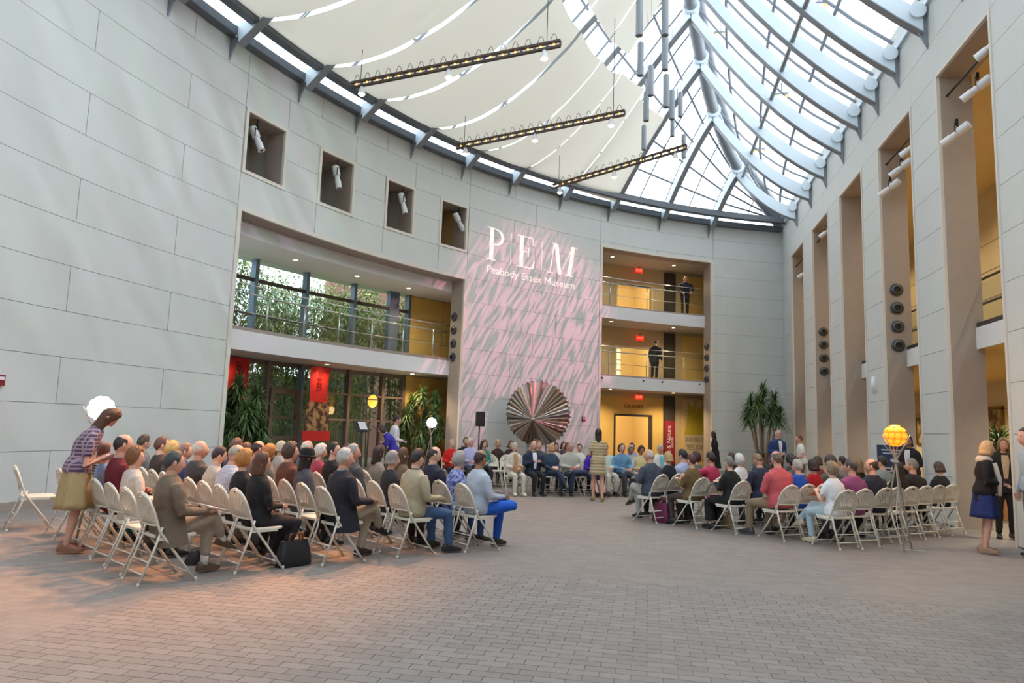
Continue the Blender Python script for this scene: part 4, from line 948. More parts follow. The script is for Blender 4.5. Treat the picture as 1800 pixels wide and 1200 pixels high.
    for s in (-1, 1):
        if sit:
            K[s] = V((.43, s*.115, .505+seatz)); A[s] = V((.40+.05*R.uniform(-1, 1), s*.11, .09)); D[s] = V((1, s*.15, 0))
            if legs == 'apart': K[s] = V((.42, s*.19, .505)); A[s] = V((.44, s*.2, .09)); D[s] = V((1, s*.3, 0))
            if legs == 'tuck': A[s] = V((.24, s*.1, .1)); D[s] = V((1, s*.1, -.2))
            if legs == 'out': A[s] = V((.68, s*.1, .1)); D[s] = V((1, s*.1, .35))
            if legs == 'cross' and s < 0: K[s] = V((.45, .0, .62)); A[s] = V((.64, .14, .33)); D[s] = V((.9, .1, -.35))
            if legs == 'crossr' and s > 0: K[s] = V((.45, .0, .62)); A[s] = V((.64, -.14, .33)); D[s] = V((.9, -.1, -.35))
            if legs == 'ankle' and s < 0: K[s] = V((.40, -.27, .6)); A[s] = V((.42, .12, .6)); D[s] = V((.5, .7, .1))
            if legs == 'ankler' and s > 0: K[s] = V((.40, .27, .6)); A[s] = V((.42, -.12, .6)); D[s] = V((.5, -.7, .1))
        else:
            K[s] = V((.03+s*stride*.5, s*.095, .50)); A[s] = V((-.03+s*stride, s*.1, .09)); D[s] = V((1, s*.2, 0))
    lm = MB(); fat = 1.05 if not fem else 1.0
    body = MB(); sk = skirt or dress
    if not sk:
        lm.loft([ellring(p0 + u*h, f, w*k, d*k) for h, w, d in ((-.1, .12, .09), (-.06, .155, .115), (.0, .168, .12), (.05, .15, .11))])
        for s in (-1, 1): lm.tube([hip[s], lerp(hip[s], K[s], .35), lerp(hip[s], K[s], .8), K[s], lerp(K[s], A[s], .2), lerp(K[s], A[s], .6), lerp(K[s], A[s], .8 if socks else .98)], [.088*fat, .092*fat, .074*fat, .068*fat, .066*fat, .06*fat, .052*fat], 10)
    elif sit:
        lm.loft([ellring(p0 + u*h, f, w*k, d*k) for h, w, d in ((-.08, .15, .11), (.0, .188, .145), (.09, .18, .13))])
        for s in (-1, 1): lm.tube([hip[s], lerp(hip[s], K[s], .5), lerp(hip[s], K[s], 1.02), lerp(K[s], A[s], skirt if isinstance(skirt, float) else .3)], [.11, .105, .09, .1], 10)
    else:
        zb, wb_ = (skirt or dress); rr = []
        for i in range(9):
            t = i/8; z = (1.06 if skirt else 1.0)+(zb-(1.06 if skirt else 1.0))*t; w = .15+(wb_-.15)*t**.8; ring = []
            for q in range(28):
                a = 2*pi*q/28; fold = 1+.12*t*sin(q*2*pi/28*7+seed)+.05*t*sin(q*2*pi/28*3); ring.append(V((w*.82*fold*cos(a)+(p0.x), w*fold*sin(a), z)))
            rr.append(ring)
        lm.loft(rr)
    # body: head, neck, hands and whatever the clothes leave bare, on one inner figure
    nb = sp(.5); hd = (u2*.8 + V((0, 0, .3))).normalized(); ny = radians(yaw); npi = radians(pitch)
    Hc = sp(.53) + hd*.138 + V((.025, 0, 0)) + V((.02*sin(npi), 0, 0))
    M = Matrix.Rotation(ny, 3, 'Z') @ Matrix.Rotation(npi + .35*radians(bow), 3, 'Y') @ Matrix.Rotation(radians(side), 3, 'X')
    hs = .97 if fem else 1.03; M = M @ Matrix.Diagonal((hs, hs, hs))
    det = vox < .025
    make_head(body, Hc, M, det)
    body.tube([sp(.44), sp(.5), lerp(sp(.53), Hc, .45), Hc - V((.015, 0, .02))], [.075, .062, .054, .05] if not fem else [.066, .052, .046, .044], 10)
    body.loft([ellring(sp(h), fr(h), w*.8, d*.8, 10) for h, w, d in prof[1:-1]])
    for s in (-1, 1):
        body.tube([S[s]-V((0, s*.06, .03)), lerp(S[s], E[s], .5), E[s], lerp(E[s], W[s], .45), W[s]], [.028*ar, .042*ar, .037*ar, .034*ar, .025*ar], 8)
        dr = (W[s]-E[s]).normalized(); nrm = V((0, 0, -1)) if abs(dr.z) < .8 else V((0, -s, 0)); hand(body, W[s], dr + V((0, -s*.25, 0)), nrm, -s, .75 if sit else .6)
        body.tube([hip[s], lerp(hip[s], K[s], .5), K[s], lerp(K[s], A[s], .3), lerp(K[s], A[s], .75), A[s], A[s]+V((0, 0, -.04))], [.08, .072, .052, .05, .038, .033, .033], 8)
    body.build('body', [SKIN[skin], M_EYE, M_LIP, M_EYEW], root, 60)
    for mb_, nm, mm, vx in ((tm, 'jacket' if jacket else 'top', cloth(top), vox), (lm, 'skirt' if sk else 'trousers', cloth(bottom), vox)):
        if dress and nm == 'skirt': nm = 'dress_skirt'
        o = mb_.build(nm, mm, root, True)
        if not (sk and not sit and nm != 'top' and nm != 'jacket'): REMESH.append((o, vx))
    if hair:
        st, hc = hair; make_hair(st, Hc, M, seed, drop).build('hair', hairm(hc), root, True)
    if hat: 
        h = MB().lathe([(.1, .0), (.135, .02), (.14, .026), (.108, .04), (.106, .09), (.085, .135), (.04, .15), (.001, .152)], 20, Hc, M); h.build('hat', cloth(hat), root, 40)
    for s in (-1, 1): shoe(A[s], D[s]).build('shoe', leather(shoes), root, 50)
    if socks:
        for s in (-1, 1): MB().tube([lerp(K[s], A[s], .7), lerp(K[s], A[s], 1.02)], .043, 10).build('sock', cloth(socks), root, True)
    if tail:
        for s in (-1, 1):
            MB().loft([[V((x, s*(y+dy), z)) for x, y, z in ((-.2, .15, zz), (-.12, .2, zz), (.0, .215, zz), (.07+.015*i_, .2, zz+.02), (.07+.015*i_, .185, zz+.02), (.0, .2, zz), (-.12, .185, zz), (-.2, .135, zz))] for i_, (zz, dy) in enumerate(((.64, -.005), (.55, .012), (.45, .034), (.36, .042)))]).build('jacket_tail', cloth(top), root, 60)
    if collar:
        cm = MB(); rg = []
        for h, w, d in ((.5, .082, .076), (.535, .07, .066), (.545, .076, .07)): rg.append(ellring(sp(h)+fr(h)*.004, fr(h), w, d, 16, 1))
        cm.loft(rg, False); cm.build('collar', cloth(collar), root, True)
    if inner:   # shirt front seen between lapels
        im = MB(); P = []
        for h, w, d in ((.10, .03, .147), (.25, .045, .147), (.4, .06, .138), (.5, .05, .098)):
            P.append([sp(h) + fr(h)*(d*k*.97) + V((0, w, 0)), sp(h) + fr(h)*(d*k*1.035) + V((0, 0, 0)), sp(h) + fr(h)*(d*k*.97) - V((0, w, 0))])
        im.grid(P); im.build('shirt_front', cloth(inner), root, True)
    return root, W
def world_pt(root, p): return Matrix.LocRotScale(root.location, root.rotation_euler, root.scale) @ V(p)
def sheet(root, p, size, lab, name='paper', c='#eceae6', tilt=25, yaw=0, cat='paper', th=.004):
    w = world_pt(root, p); o = MB().box((0, 0, 0), (size[0], size[1], th)).build(name, mat('sheet_'+c, c, .7)); o.location = w; o.rotation_euler = (0, radians(tilt), root.rotation_euler.z+radians(yaw)); return tag(o, lab, cat)
# ------------------------------------------------------------------ the seated audience
LROW = {1: (-4.55, 6.2), 2: (-4.05, 6.95), 3: (-3.42, 7.62), 4: (-2.82, 8.35), 5: (-2.15, 8.95)}
RROW = {1: ((.05, 12.85), 55), 2: ((.72, 12.45), 53), 3: ((1.32, 12.05), 52), 4: ((1.98, 11.6), 50), 5: ((2.65, 11.1), 48)}
BROW = {1: (-3.1, 16.45), 2: (-3.55, 17.25), 3: (-3.99, 18.06), 4: (-4.44, 18.86)}
def seat_at(b, r, i):
    if b == 'L': o, (a, s, f) = LROW[r], {1: (145, .56, 60), 2: (143, .5, 58), 3: (142, .5, 55)}.get(r, (142, .5, 52))
    elif b == 'R': (o, a), s = RROW[r], .5; f = a+{1: 82, 2: 79, 3: 76, 4: 73, 5: 71}[r]
    else: o, a, s, f = BROW[r], 29, .47, -61
    return o[0]+s*i*cos(radians(a)), o[1]+s*i*sin(radians(a)), f
WHERE = {'L': ('rearmost', 'second', 'middle', 'fourth', 'front'), 'R': ('front', 'second', 'middle', 'fourth', 'rearmost'), 'B': ('front', 'second', 'third', 'last')}
BN = {'L': 'left', 'R': 'right', 'B': 'back'}
def sitter(b, r, i, desc, turn=0, **kw):
    x, y, f = seat_at(b, r, i); f += turn; chair(x, y, f-turn*.6, 'white fan-back folding chair under the '+desc)
    kw.setdefault('vox', .021 if (b != 'B' and i < 4) else .027); sc_ = kw.get('scale', 1); kw['scale'] = (.9 if kw.get('sex') == 'f' else .935)*sc_; R_ = random.Random(CHN[0]*13+5); kw['lean'] = kw.get('lean', 2)-5+R_.uniform(-2, 4); kw['yaw'] = kw.get('yaw', 0)+R_.uniform(-12, 12); kw['pitch'] = kw.get('pitch', 5)+R_.uniform(-5, 8); kw['side'] = R_.uniform(-6, 6)
    return person((x+.015*cos(radians(f)), y+.015*sin(radians(f))), f, 'seated '+desc, True, **kw)
ORD = ('end', 'second', 'third', 'fourth', 'fifth', 'sixth', 'seventh', 'eighth', 'ninth', 'tenth')
def empty_chair(b, r, i, da=0):
    x, y, f = seat_at(b, r, i); chair(x, y, f+da, 'empty white fan-back folding chair, %s seat of the %s row on the %s' % (ORD[int(abs(i))], WHERE[b][r-1], {'L': 'left', 'R': 'right', 'B': 'far side'}[b]))
PLAID_B = pattern_mat('check_blue', '#8f9db4', '#c3cad6', 'plaid', 60, w=.75); PLAID_W = pattern_mat('check_white', '#d8d6da', '#6b7298', 'plaid', 22, w=.86)
STRIPE_K = pattern_mat('stripe_black', '#26211f', '#a08d78', 'stripe', 9, w=.75); BLUEPAT = pattern_mat('print_blue', '#98a4d0', '#3c4a94', 'noise', 22)
PURPLAID = pattern_mat('check_purple', '#5d4a68', '#a8929c', 'plaid', 7, w=.72); DRESS = pattern_mat('stripe_straw', '#cbb896', '#9d8b68', 'stripe', 4.4, w=.6)
VEST = pattern_mat('print_vest', '#e6e4dc', '#2c2c2a', 'stripe', 7, w=.72, axis='Y', dist=3)
# left block
p, W = sitter('L', 1, 0, 'man in brown tweed jacket reading papers', -4, top='#6f6152', bottom='#a5988a', hair=('short', '#3d3d40'), shoes='#5b4a3a', legs='cross', arms='knee', jacket=True, lean=4, yaw=-12, pitch=8, collar='#b9a58d', skin=1, scale=.97, socks='#e4e2e0', tail=True)
sheet(p, (.42, 0, .73), (.2, .28), 'white papers in the hands of the man in tweed jacket', tilt=15)
sitter('L', 1, 2, 'woman with big curly auburn hair in pale top', top='#cbbfb6', bottom='#55504c', hair=('curly', '#7d5230'), sex='f', yaw=-25)
sitter('L', 1, 3, 'balding man in maroon sweater', top='#6a1c2c', bottom='#3c3030', hair=('bald', '#33261f'), yaw=-10, skin=1, collar='#d8d2c6', scale=1.06)
sitter('L', 1, 4, 'woman with reddish bob in denim blue shirt', top='#7f9cc8', bottom='#2e6a70', hair=('bob', '#5a3222'), sex='f', drop=.07)
sitter('L', 1, 5, 'dark haired woman in black striped top', 10, top=STRIPE_K, bottom='#2c2826', hair=('short', '#4a3428'), sex='f', yaw=-20, pitch=12)
for i in (1, 6): empty_chair('L', 1, i)
chair(-8.1, 8.25, 52, 'empty white folding chair behind the standing woman at far left')
sitter('L', 2, 0, 'woman in black jacket with shoulder length brown hair', top='#17171a', bottom='#1d1b22', hair=('bob', '#5e3d2c'), sex='f', yaw=-25, drop=.13, shoes='#8a7b86', jacket=True, legs='tuck')
sitter('L', 2, 1, 'woman with short strawberry blonde hair in black', top='#1c1a20', bottom='#1d1b22', hair=('curly', '#b27a3c'), sex='f', yaw=-15)
sitter('L', 2, 2, 'bald man in white checked shirt', top=PLAID_W, bottom='#5a5a66', hair=('bald', '#a59a8c'), pitch=25, skin=1, lean=12)
sitter('L', 2, 3, 'dark haired woman with pale linen shirt', top='#b9ada0', bottom='#6c6560', hair=('short', '#3a2430'), sex='f', pitch=20, yaw=-15, lean=10)
sitter('L', 2, 4, 'balding white haired man in dark suit', top='#3f3a3c', bottom='#3a3638', hair=('bald', '#cfc4b4'), yaw=-20, skin=1, jacket=True)
sitter('L', 2, 5, 'brown haired woman in deep blue shirt', top='#34427c', bottom='#2c2c38', hair=('short', '#8a6a58'), sex='f', yaw=-20)
sitter('L', 2, 6, 'woman with frizzy blonde hair', top='#4c4450', bottom='#3c3a40', hair=('curly', '#c09a5a'), sex='f')
sitter('L', 2, 7, 'person with grey brown hair in dark pullover', top='#3c3430', bottom='#333030', hair=('short', '#5a3a30'))
sitter('L', 2, 9, 'man with dark cap of hair near the wall', top='#6a6d70', bottom='#333333', hair=('short', '#4a3a30'))
p, W = sitter('L', 3, 0, 'grey haired man in navy blazer', top='#20222c', bottom='#a59a88', hair=('short', '#b4b2b0'), legs='cross', jacket=True, lean=6, yaw=-15, arms='knee', collar='#dfe3ec', shoes='#17161a', skin=1, tail=True)
sheet(p, (.36, .02, .7), (.1, .3), 'dark leaflet folder on the knees of the man in navy blazer', 'folder', '#22303a', 8, cat='folder', th=.012)
empty_chair('L', 3, 1)
sitter('L', 3, 2, 'woman in black hat and charcoal top', top='#4b4a52', bottom='#2c2a2c', hair=('long', '#1d1a1c'), sex='f', hat='#1a1a1e', drop=.16)
sitter('L', 3, 3, 'bearded man in rust brown shirt', top='#5d3626', bottom='#3c3430', hair=('curly', '#4a3a32'), yaw=-30, skin=1)
sitter('L', 3, 4.4, 'woman with ginger hair behind the bearded man', top='#6d6660', bottom='#3c3a3a', hair=('curly', '#b0723c'), sex='f')
sitter('L', 3, 5, 'balding man with dark fringe of hair', top='#5e6470', bottom='#333333', hair=('bald', '#2f2a2c'), skin=1)
sitter('L', 3, 6, 'woman with brown hair and dark blouse', top='#38303a', bottom='#2a2830', hair=('bob', '#5a382c'), sex='f')
sitter('L', 3, 7, 'person with flat brown hair by the potted plant', top='#4b4f58', bottom='#2a2830', hair=('short', '#6b4a3a'))
p, W = sitter('L', 4, 0, 'dark haired man in khaki jacket and jeans', top='#a89f86', bottom='#3c5680', hair=('short', '#2a2224'), jacket=True, lean=8, yaw=4, legs='apart', shoes='#1f1f22', arms='knee', collar='#3e3a66')
sitter('L', 4, 1.05, 'grey haired woman in dark grey top', top='#2a2a2e', bottom='#2c2422', hair=('bob', '#8c8884'), sex='f', yaw=-15, arms='hold', drop=.05)
empty_chair('L', 4, 2)
sitter('L', 4, 3, 'grey haired man in charcoal jacket', top='#3c4247', bottom='#33363a', hair=('short', '#9a9a98'), yaw=-25, jacket=True, skin=1)
sitter('L', 4, 4.2, 'dark haired man in black near the easel', top='#1b1a1c', bottom='#1d1c1e', hair=('short', '#1c1a1b'), yaw=-40)
sitter('L', 4, 5.2, 'white haired woman with red scarf', top='#a03a4c', bottom='#2b2a2c', hair=('curly', '#cfc8c4'), sex='f', yaw=-30)
sitter('L', 4, 6.1, 'white haired man behind the black hat', top='#6d6f78', bottom='#2b2a2c', hair=('bald', '#d6cdc4'), skin=1)
sitter('L', 4, 8, 'woman with pale blonde hair in light top', top='#b7a9a0', bottom='#55504e', hair=('bob', '#d0c2a8'), sex='f', drop=.04)
p, W = sitter('L', 5, 0, 'man in blue checked shirt and bright blue trousers', -6, top=PLAID_B, bottom='#1f5ac2', hair=('bald', '#3a2c26'), legs='ankle', lean=5, yaw=10, arms='knee', shoes='#1c1d24', sleeve='long', skin=2)
sheet(p, (.4, .08, .74), (.12, .18), 'white booklet held by the man in blue trousers', 'booklet', '#f2f0ee', 20, cat='booklet')
sitter('L', 5, 1, 'woman with grey curls in blue patterned blouse', top=BLUEPAT, bottom='#3d5688', hair=('curly', '#9a9896'), sex='f', lean=8)
sitter('L', 5, 2, 'balding man in navy suit', top='#232638', bottom='#24252e', hair=('bald', '#3a2f2c'), jacket=True, pitch=14, collar='#cfc8c0', yaw=-10)
sitter('L', 5, 3.6, 'woman with very long straight brown hair', top='#6d5a4e', bottom='#333333', hair=('long', '#59402f'), sex='f', drop=.3, arms='hold')
sitter('L', 5, 5, 'woman with dark brown hair in taupe cardigan', top='#8f867c', bottom='#444040', hair=('long', '#33231e'), sex='f', drop=.18)
sitter('L', 5, 7, 'brown haired person beside the grey haired man', top='#5a4640', bottom='#333333', hair=('short', '#5a3c30'), sex='f')
# right block
p, W = sitter('R', 1, 0, 'bald man in slate jacket with crossed legs', top='#454c5c', bottom='#aeb0ac', hair=('bald', '#c9b8ae'), legs='crossr', jacket=True, arms='hold', skin=1, shoes='#26221f', yaw=10, lean=6)
sheet(p, (.36, 0, .8), (.14, .2), 'white programme held by the man in slate jacket', 'programme', '#eceae6', 30, cat='programme')
sitter('R', 1, 1, 'woman with blonde bob in black', top='#20242e', bottom='#22242a', hair=('bob', '#b89c6c'), sex='f', drop=.05)
sitter('R', 1, 2, 'dark haired man in pale blue shirt', top='#a9b8dc', bottom='#333845', hair=('short', '#20222c'))
sitter('R', 1, 3, 'woman with round dark auburn bob', top='#5d6a58', bottom='#333333', hair=('curly', '#3f2420'), sex='f')
sitter('R', 1, 5.6, 'brown haired woman in dark jacket by the palm', top='#2b2a30', bottom='#333333', hair=('short', '#4a342c'), sex='f')
sitter('R', 1, 8, 'man with black hair below the palm trunk', top='#43464a', bottom='#333333', hair=('short', '#262320'))
sitter('R', 2, 0, 'woman with short auburn hair in olive jacket', top='#6e5836', bottom='#4a3c3a', hair=('short', '#512c26'), sex='f', jacket=True, arms='hold', lean=6)
p, W = sitter('R', 2, 1, 'man in raspberry shirt with one arm stretched out', 14, top='#b0345c', bottom='#33363f', hair=('recede', '#2a2322'), lean=0, yaw=-20, arm_l=((.02, .42, .95), (.05, .66, .93)), skin=1)
sitter('R', 2, 3, 'woman with white hair and white shirt', top='#dfe2e2', bottom='#6d7076', hair=('curly', '#e2e2e0'), sex='f')
sitter('R', 2, 6, 'auburn haired person behind the coral shirt', top='#7a3c34', bottom='#333333', hair=('bob', '#6a4028'), sex='f', drop=.05)
sitter('R', 2, 7, 'woman with dark curls near the white column', top='#43424a', bottom='#333333', hair=('curly', '#2c2423'), sex='f')
p, W = sitter('R', 3, 0, 'grey haired woman in long black cardigan', top='#191a1c', bottom='#1a191c', hair=('short', '#777674'), sex='f', skirt=.85, arms='hold', lean=8, jacket=True, yaw=12)
sheet(p, (.36, .05, .82), (.12, .18), 'white leaflet held by the woman in black cardigan', 'leaflet', '#eae8ea', 35, cat='leaflet')
sitter('R', 3, 2, 'sandy haired man in navy jacket looking down', top='#262c42', bottom='#33363f', hair=('short', '#8a6c50'), jacket=True, pitch=32, lean=14, skin=1)
sitter('R', 3, 3, 'dark haired woman with red and black scarf', top='#2d2422', bottom='#333333', hair=('short', '#2c2320'), sex='f', collar='#b04038')
sitter('R', 3, 4, 'dark haired woman in grey beyond the coral shirt', top='#55585a', bottom='#333333', hair=('curly', '#2a2422'), sex='f')
sitter('R', 3, 6, 'person with dark red brown bob', top='#7c3440', bottom='#333333', hair=('bob', '#46302a'), sex='f', drop=.05)
sitter('R', 3, 8, 'woman with dark hair and sunglasses', top='#8c8078', bottom='#333333', hair=('short', '#2c2220'), sex='f')
sitter('R', 4, 0, 'man in coral shirt and khaki trousers', top='#c65a62', bottom='#8c7a60', hair=('bald', '#6c5a52'), legs='apart', lean=8, yaw=4, shoes='#3a3c40', skin=1, scale=1.06)
sitter('R', 4, 1, 'woman with silver hair in royal blue top', top='#1f52b8', bottom='#1d3f94', hair=('short', '#a8a6a2'), sex='f', sleeve='short', skirt=.2)
sitter('R', 4, 2, 'dark haired woman in bright red top', top='#a01020', bottom='#2a2a30', hair=('bob', '#2a1c1c'), sex='f', drop=.07)
sitter('R', 4, 3.2, 'person with wavy dark hair in grey green', top='#4c5a52', bottom='#333333', hair=('curly', '#3a2f2a'))
sitter('R', 4, 5.2, 'woman with straight light brown hair in black', top='#23211f', bottom='#333333', hair=('long', '#7b6048'), sex='f', drop=.14)
sitter('R', 4, 7, 'dark haired person left of the tripod lamp', top='#7f8a8c', bottom='#333333', hair=('short', '#25201e'))
p, W = sitter('R', 5, 0, 'woman in white t-shirt and pale jeans', top='#dfe0e6', bottom='#a9bfca', hair=('curly', '#8a7660'), sex='f', sleeve='short', legs='cross', yaw=25, arms='hold', shoes='#c9b79c', lean=6)
sheet(p, (.36, .02, .8), (.16, .22), 'orange leaflet held by the woman in white t-shirt', 'leaflet', '#e07850', 25, cat='leaflet')
sitter('R', 5, 1, 'man in purple shirt', top='#8e4a78', bottom='#4c5058', hair=('recede', '#4a4440'), sleeve='short', yaw=20, skin=1)
sitter('R', 5, 2.3, 'balding man in dark navy shirt', top='#24283c', bottom='#2b2d33', hair=('bald', '#33241f'), yaw=40, skin=1)
empty_chair('R', 5, 2.75 if False else 3)
sitter('R', 5, 4, 'woman with long dark hair behind the tripod lamp', top='#1d1a1c', bottom='#2a2628', hair=('long', '#241c1c'), sex='f', drop=.25, yaw=30)
sitter('R', 5, 5, 'grey haired person in black jacket', top='#231d22', bottom='#2a2628', hair=('short', '#7d7870'), jacket=True, yaw=30, skin=1)
empty_chair('R', 5, 6)
sitter('R', 5, 7, 'woman with dark brown bob in black coat', top='#1c1d20', bottom='#232226', hair=('bob', '#463428'), sex='f', drop=.07, jacket=True, pitch=15)
# back block facing the camera
B = lambda r, i, desc, **kw: sitter('B', r, i, desc, **kw)
p, W = B(1, 0, 'grey haired woman in cream jacket and trousers', top='#d3cbbd', bottom='#cfc8bb', hair=('short', '#b6b2ae'), sex='f', jacket=True, yaw=30, shoes='#d8cfc0', inner='#b58a68', vox=.022)
t = tag(MB().box((0, 0, 0), (.12, .2, .12)).build('handbag', leather('#b88a58')), 'tan handbag on the lap of the woman in cream', 'handbag'); t.location = world_pt(p, (.24, 0, .69)); t.rotation_euler.z = p.rotation_euler.z
B(1, 1, 'bald man in navy blazer and white shirt', top='#252d48', bottom='#20242c', hair=('bald', '#7a6a60'), jacket=True, inner='#dfe4ec', arms='hold', skin=1, vox=.022)
p, W = B(1, 2, 'blonde woman in denim jacket', top='#33465c', bottom='#2c3a52', hair=('bob', '#c8a464'), sex='f', yaw=15, legs='cross', vox=.022)
sheet(p, (.26, 0, .72), (.1, .12), 'pink paper in the lap of the blonde woman in denim', 'pink_paper', '#e0a8b0', 40)
p, W = B(1, 3, 'smiling man in pale grey sweater and jeans', top='#b9b8ae', bottom='#30405c', hair=('recede', '#9c948c'), legs='ankler', skin=1, vox=.022)
sheet(p, (.27, 0, .7), (.12, .22), 'red and blue leaflet on the lap of the man in sweater', 'leaflet', '#b04a50', 20, cat='leaflet')
B(1, 4.15, 'woman in bright purple cardigan leaning forward', top='#4b2ba8', bottom='#2c4060', hair=('bob', '#5a2c28'), sex='f', lean=22, pitch=30, legs='out', skirt=.15, drop=.12, jacket=True, yaw=-20, vox=.022)
B(1, 5, 'person in mint shirt behind the striped dress', top='#c3d4d0', bottom='#c9c6bc', hair=('short', '#5a4a40'))
B(1, 5.9, 'man in sky blue shirt and grey trousers', top='#6a9cc0', bottom='#3c4048', hair=('short', '#4a3a34'), skin=1, lean=10, arms='knee')
B(1, 6.5, 'grey haired woman in black and white vest', top=VEST, bottom='#2a2430', hair=('curly', '#9a9692'), sex='f', skin=2)
B(1, 7.1, 'dark haired woman in pale yellow top', top='#d8cc94', bottom='#4a443c', hair=('curly', '#33281f'), sex='f', skin=2)
B(1, 8.2, 'white haired man in white vest and aqua shirt', top='#dcdcd6', bottom='#6a6a66', hair=('short', '#c8beb0'), inner='#78c0d4', skin=1, jacket=True, pitch=18)
B(4, .9, 'laughing blonde woman in dark brown jacket', top='#3a2c28', bottom='#2c2628', hair=('bob', '#c09468'), sex='f', drop=.02, skin=1)
B(4, 1.7, 'woman with brown hair behind the cream jacket', top='#4a2f34', bottom='#2c2628', hair=('bob', '#6a4630'), sex='f')
B(2, 2, 'person with brown hair in slate green', top='#44504c', bottom='#333333', hair=('short', '#7b5f52'))
B(2, 3, 'woman with long black hair in cream', top='#cfc7bc', bottom='#333333', hair=('long', '#2c2220'), sex='f', drop=.12)
B(2, 3.7, 'woman with big reddish hair', top='#b06a78', bottom='#333333', hair=('curly', '#6a3c28'), sex='f')
B(2, 4.4, 'brown haired woman in white blouse', top='#e4dcd6', bottom='#333333', hair=('short', '#4a3428'), sex='f', yaw=-25)
B(2, 5.2, 'woman with dark hair in black dress', top='#2a262a', bottom='#333333', hair=('long', '#221c1e'), sex='f')
B(2, 6.9, 'dark haired woman behind the blue shirt', top='#3a3638', bottom='#333333', hair=('curly', '#241e1e'), sex='f')
B(2, 7.6, 'dark haired man in blue shirt', top='#8c9cd8', bottom='#333333', hair=('short', '#221c1c'), skin=2)
B(3, -2.35, 'woman in vivid red blouse', top='#d01c18', bottom='#211d1e', hair=('short', '#c9a8a0'), sex='f', yaw=25, vox=.024)
B(3, -1.3, 'white haired man in lavender shirt', top='#b4b4dc', bottom='#3c3c44', hair=('short', '#dcd2c8'), yaw=30, skin=1, vox=.024)
B(3, -.55, 'dark haired woman in teal top', top='#16847c', bottom='#2c2a30', hair=('long', '#3a2826'), sex='f', yaw=30, drop=.13, vox=.024)
empty_chair('B', 3, .05); empty_chair('B', 3, 1)
B(4, -1.05, 'man in black behind the lavender shirt', top='#2b2626', bottom='#222222', hair=('short', '#5a3c30'), skin=1)
B(4, .1, 'woman with light brown hair behind the teal top', top='#b0907c', bottom='#333333', hair=('bob', '#7a5440'), sex='f')
B(4, 3.2, 'person with reddish brown hair before the sculpture', top='#5a4a48', bottom='#333333', hair=('short', '#6a4a3c'))
B(4, 5, 'woman with dark hair in the last row', top='#4a4048', bottom='#333333', hair=('long', '#2a201e'), sex='f')
# ------------------------------------------------------------------ people on their feet
p, W = person((-6.39, 7.02), 40, 'standing woman in purple checked blouse and long gold skirt reading', False, 'f', top=PURPLAID, bottom='#b39a70', hair=('long', '#5a3a28'), drop=.42, skin=1, shoes='#8c5c46', lean=6, bow=24, pitch=52, skirt=(.5, .245), arm_l=((.1, .2, 1.0), (.31, .06, 1.12)), arm_r=((.08, -.2, 1.0), (.3, -.06, 1.1)), scale=.97, sleeve='short')
sheet(p, (.39, -.06, 1.17), (.008, .15), 'white sheet held by the standing woman in gold skirt', 'paper', '#f0eff2', 0, 62, th=.2)
person((-1.11, 15.99), 100, 'woman in straw coloured striped dress walking away', False, 'f', top=DRESS, bottom=DRESS, hair=('long', '#241c1a'), drop=.2, skin=1, dress=(.64, .21), shoes='#a08050', arms='lap', sleeve='short', stride=.1, scale=.915, lean=2)
person((-6.75, 18.1), 28, 'standing man in white shirt before the garden glazing', False, top='#e2dfe6', bottom='#2a2a30', hair=('short', '#2a2020'), arms='lap', pitch=8, skin=1, scale=1.02)
person((-6.2, 16.7), 200, 'woman in royal purple top bending down', False, 'f', top='#3c34a4', bottom='#25252c', hair=('long', '#4a302a'), drop=.12, bow=25, lean=14, pitch=22, arms='hold', collar='#e0dce0', skin=1, scale=.93)
person((2.3, 25.9), 175, 'woman in long black coat by the poster', False, 'f', scale=.95, top='#15131a', bottom='#15131a', hair=('long', '#1e1818'), drop=.14, skirt=(.4, .24), jacket=True, arms='down', skin=1)
person((3.65, 21.7), -62, 'white haired man in blue suit standing by the palm', False, top='#24406e', bottom='#263048', hair=('bald', '#d8d0c8'), jacket=True, inner='#e6e8ee', arms='lap', pitch=18, skin=1, scale=1.0)
person((4.12, 20.6), 178, 'woman in white t-shirt facing the man in blue suit', False, 'f', scale=.93, top='#dcdcd6', bottom='#5a5e68', hair=('short', '#6a4a38'), sleeve='short', arms='lap', skin=1)
person((5.3, 15.95), -130, 'person in dark suit and lanyard beside the blue notice', False, 'f', scale=.95, top='#262026', bottom='#201e22', hair=('bob', '#1c1618'), inner='#d8d0d4', jacket=True, arms='lap', skin=2, yaw=20)
p, W = person((4.74, 11.39), -14, 'blonde woman in black cardigan and navy skirt', False, 'f', top='#161218', bottom='#1f2f66', hair=('bob', '#d0a678'), drop=.08, skin=1, skirt=(.55, .24), jacket=True, arms='lap', shoes='#9a7a62', scale=.91)
MB().loft([ellring(V((.02, 0, 1.42+.03*i)), V((1, 0, 0)), (.12, .13, .11, .08)[i], (.11, .12, .1, .08)[i], 16, 1) for i in range(4)], False).build('scarf', cloth('#cbbcab'), p, True)
MB().tube([(.14, -.06, 1.4), (.2, -.1, 1.15), (.19, -.12, .9)], [.04, .035, .03], 8).build('scarf_end', cloth('#cbbcab'), p, True)
p, W = person((5.27, 11.12), 178, 'man in pale blue shirt at the right edge', False, top='#9eb0c0', bottom='#8a8272', hair=('short', '#3a302c'), arms='down', skin=1, scale=1.02, yaw=8)
t = sheet(p, (.14, .24, .93), (.16, .03), 'red book held by the man at the right edge', 'book', '#a03040', 0, cat='book', th=.22)
person((5.8, 13.2), -100, 'person in dark coat standing in the nearest opening', False, 'f', scale=.95, top='#1f1c1e', bottom='#1c1a1c', hair=('bob', '#8a6a40'), jacket=True, arms='down', skin=1, inner='#c8b090')
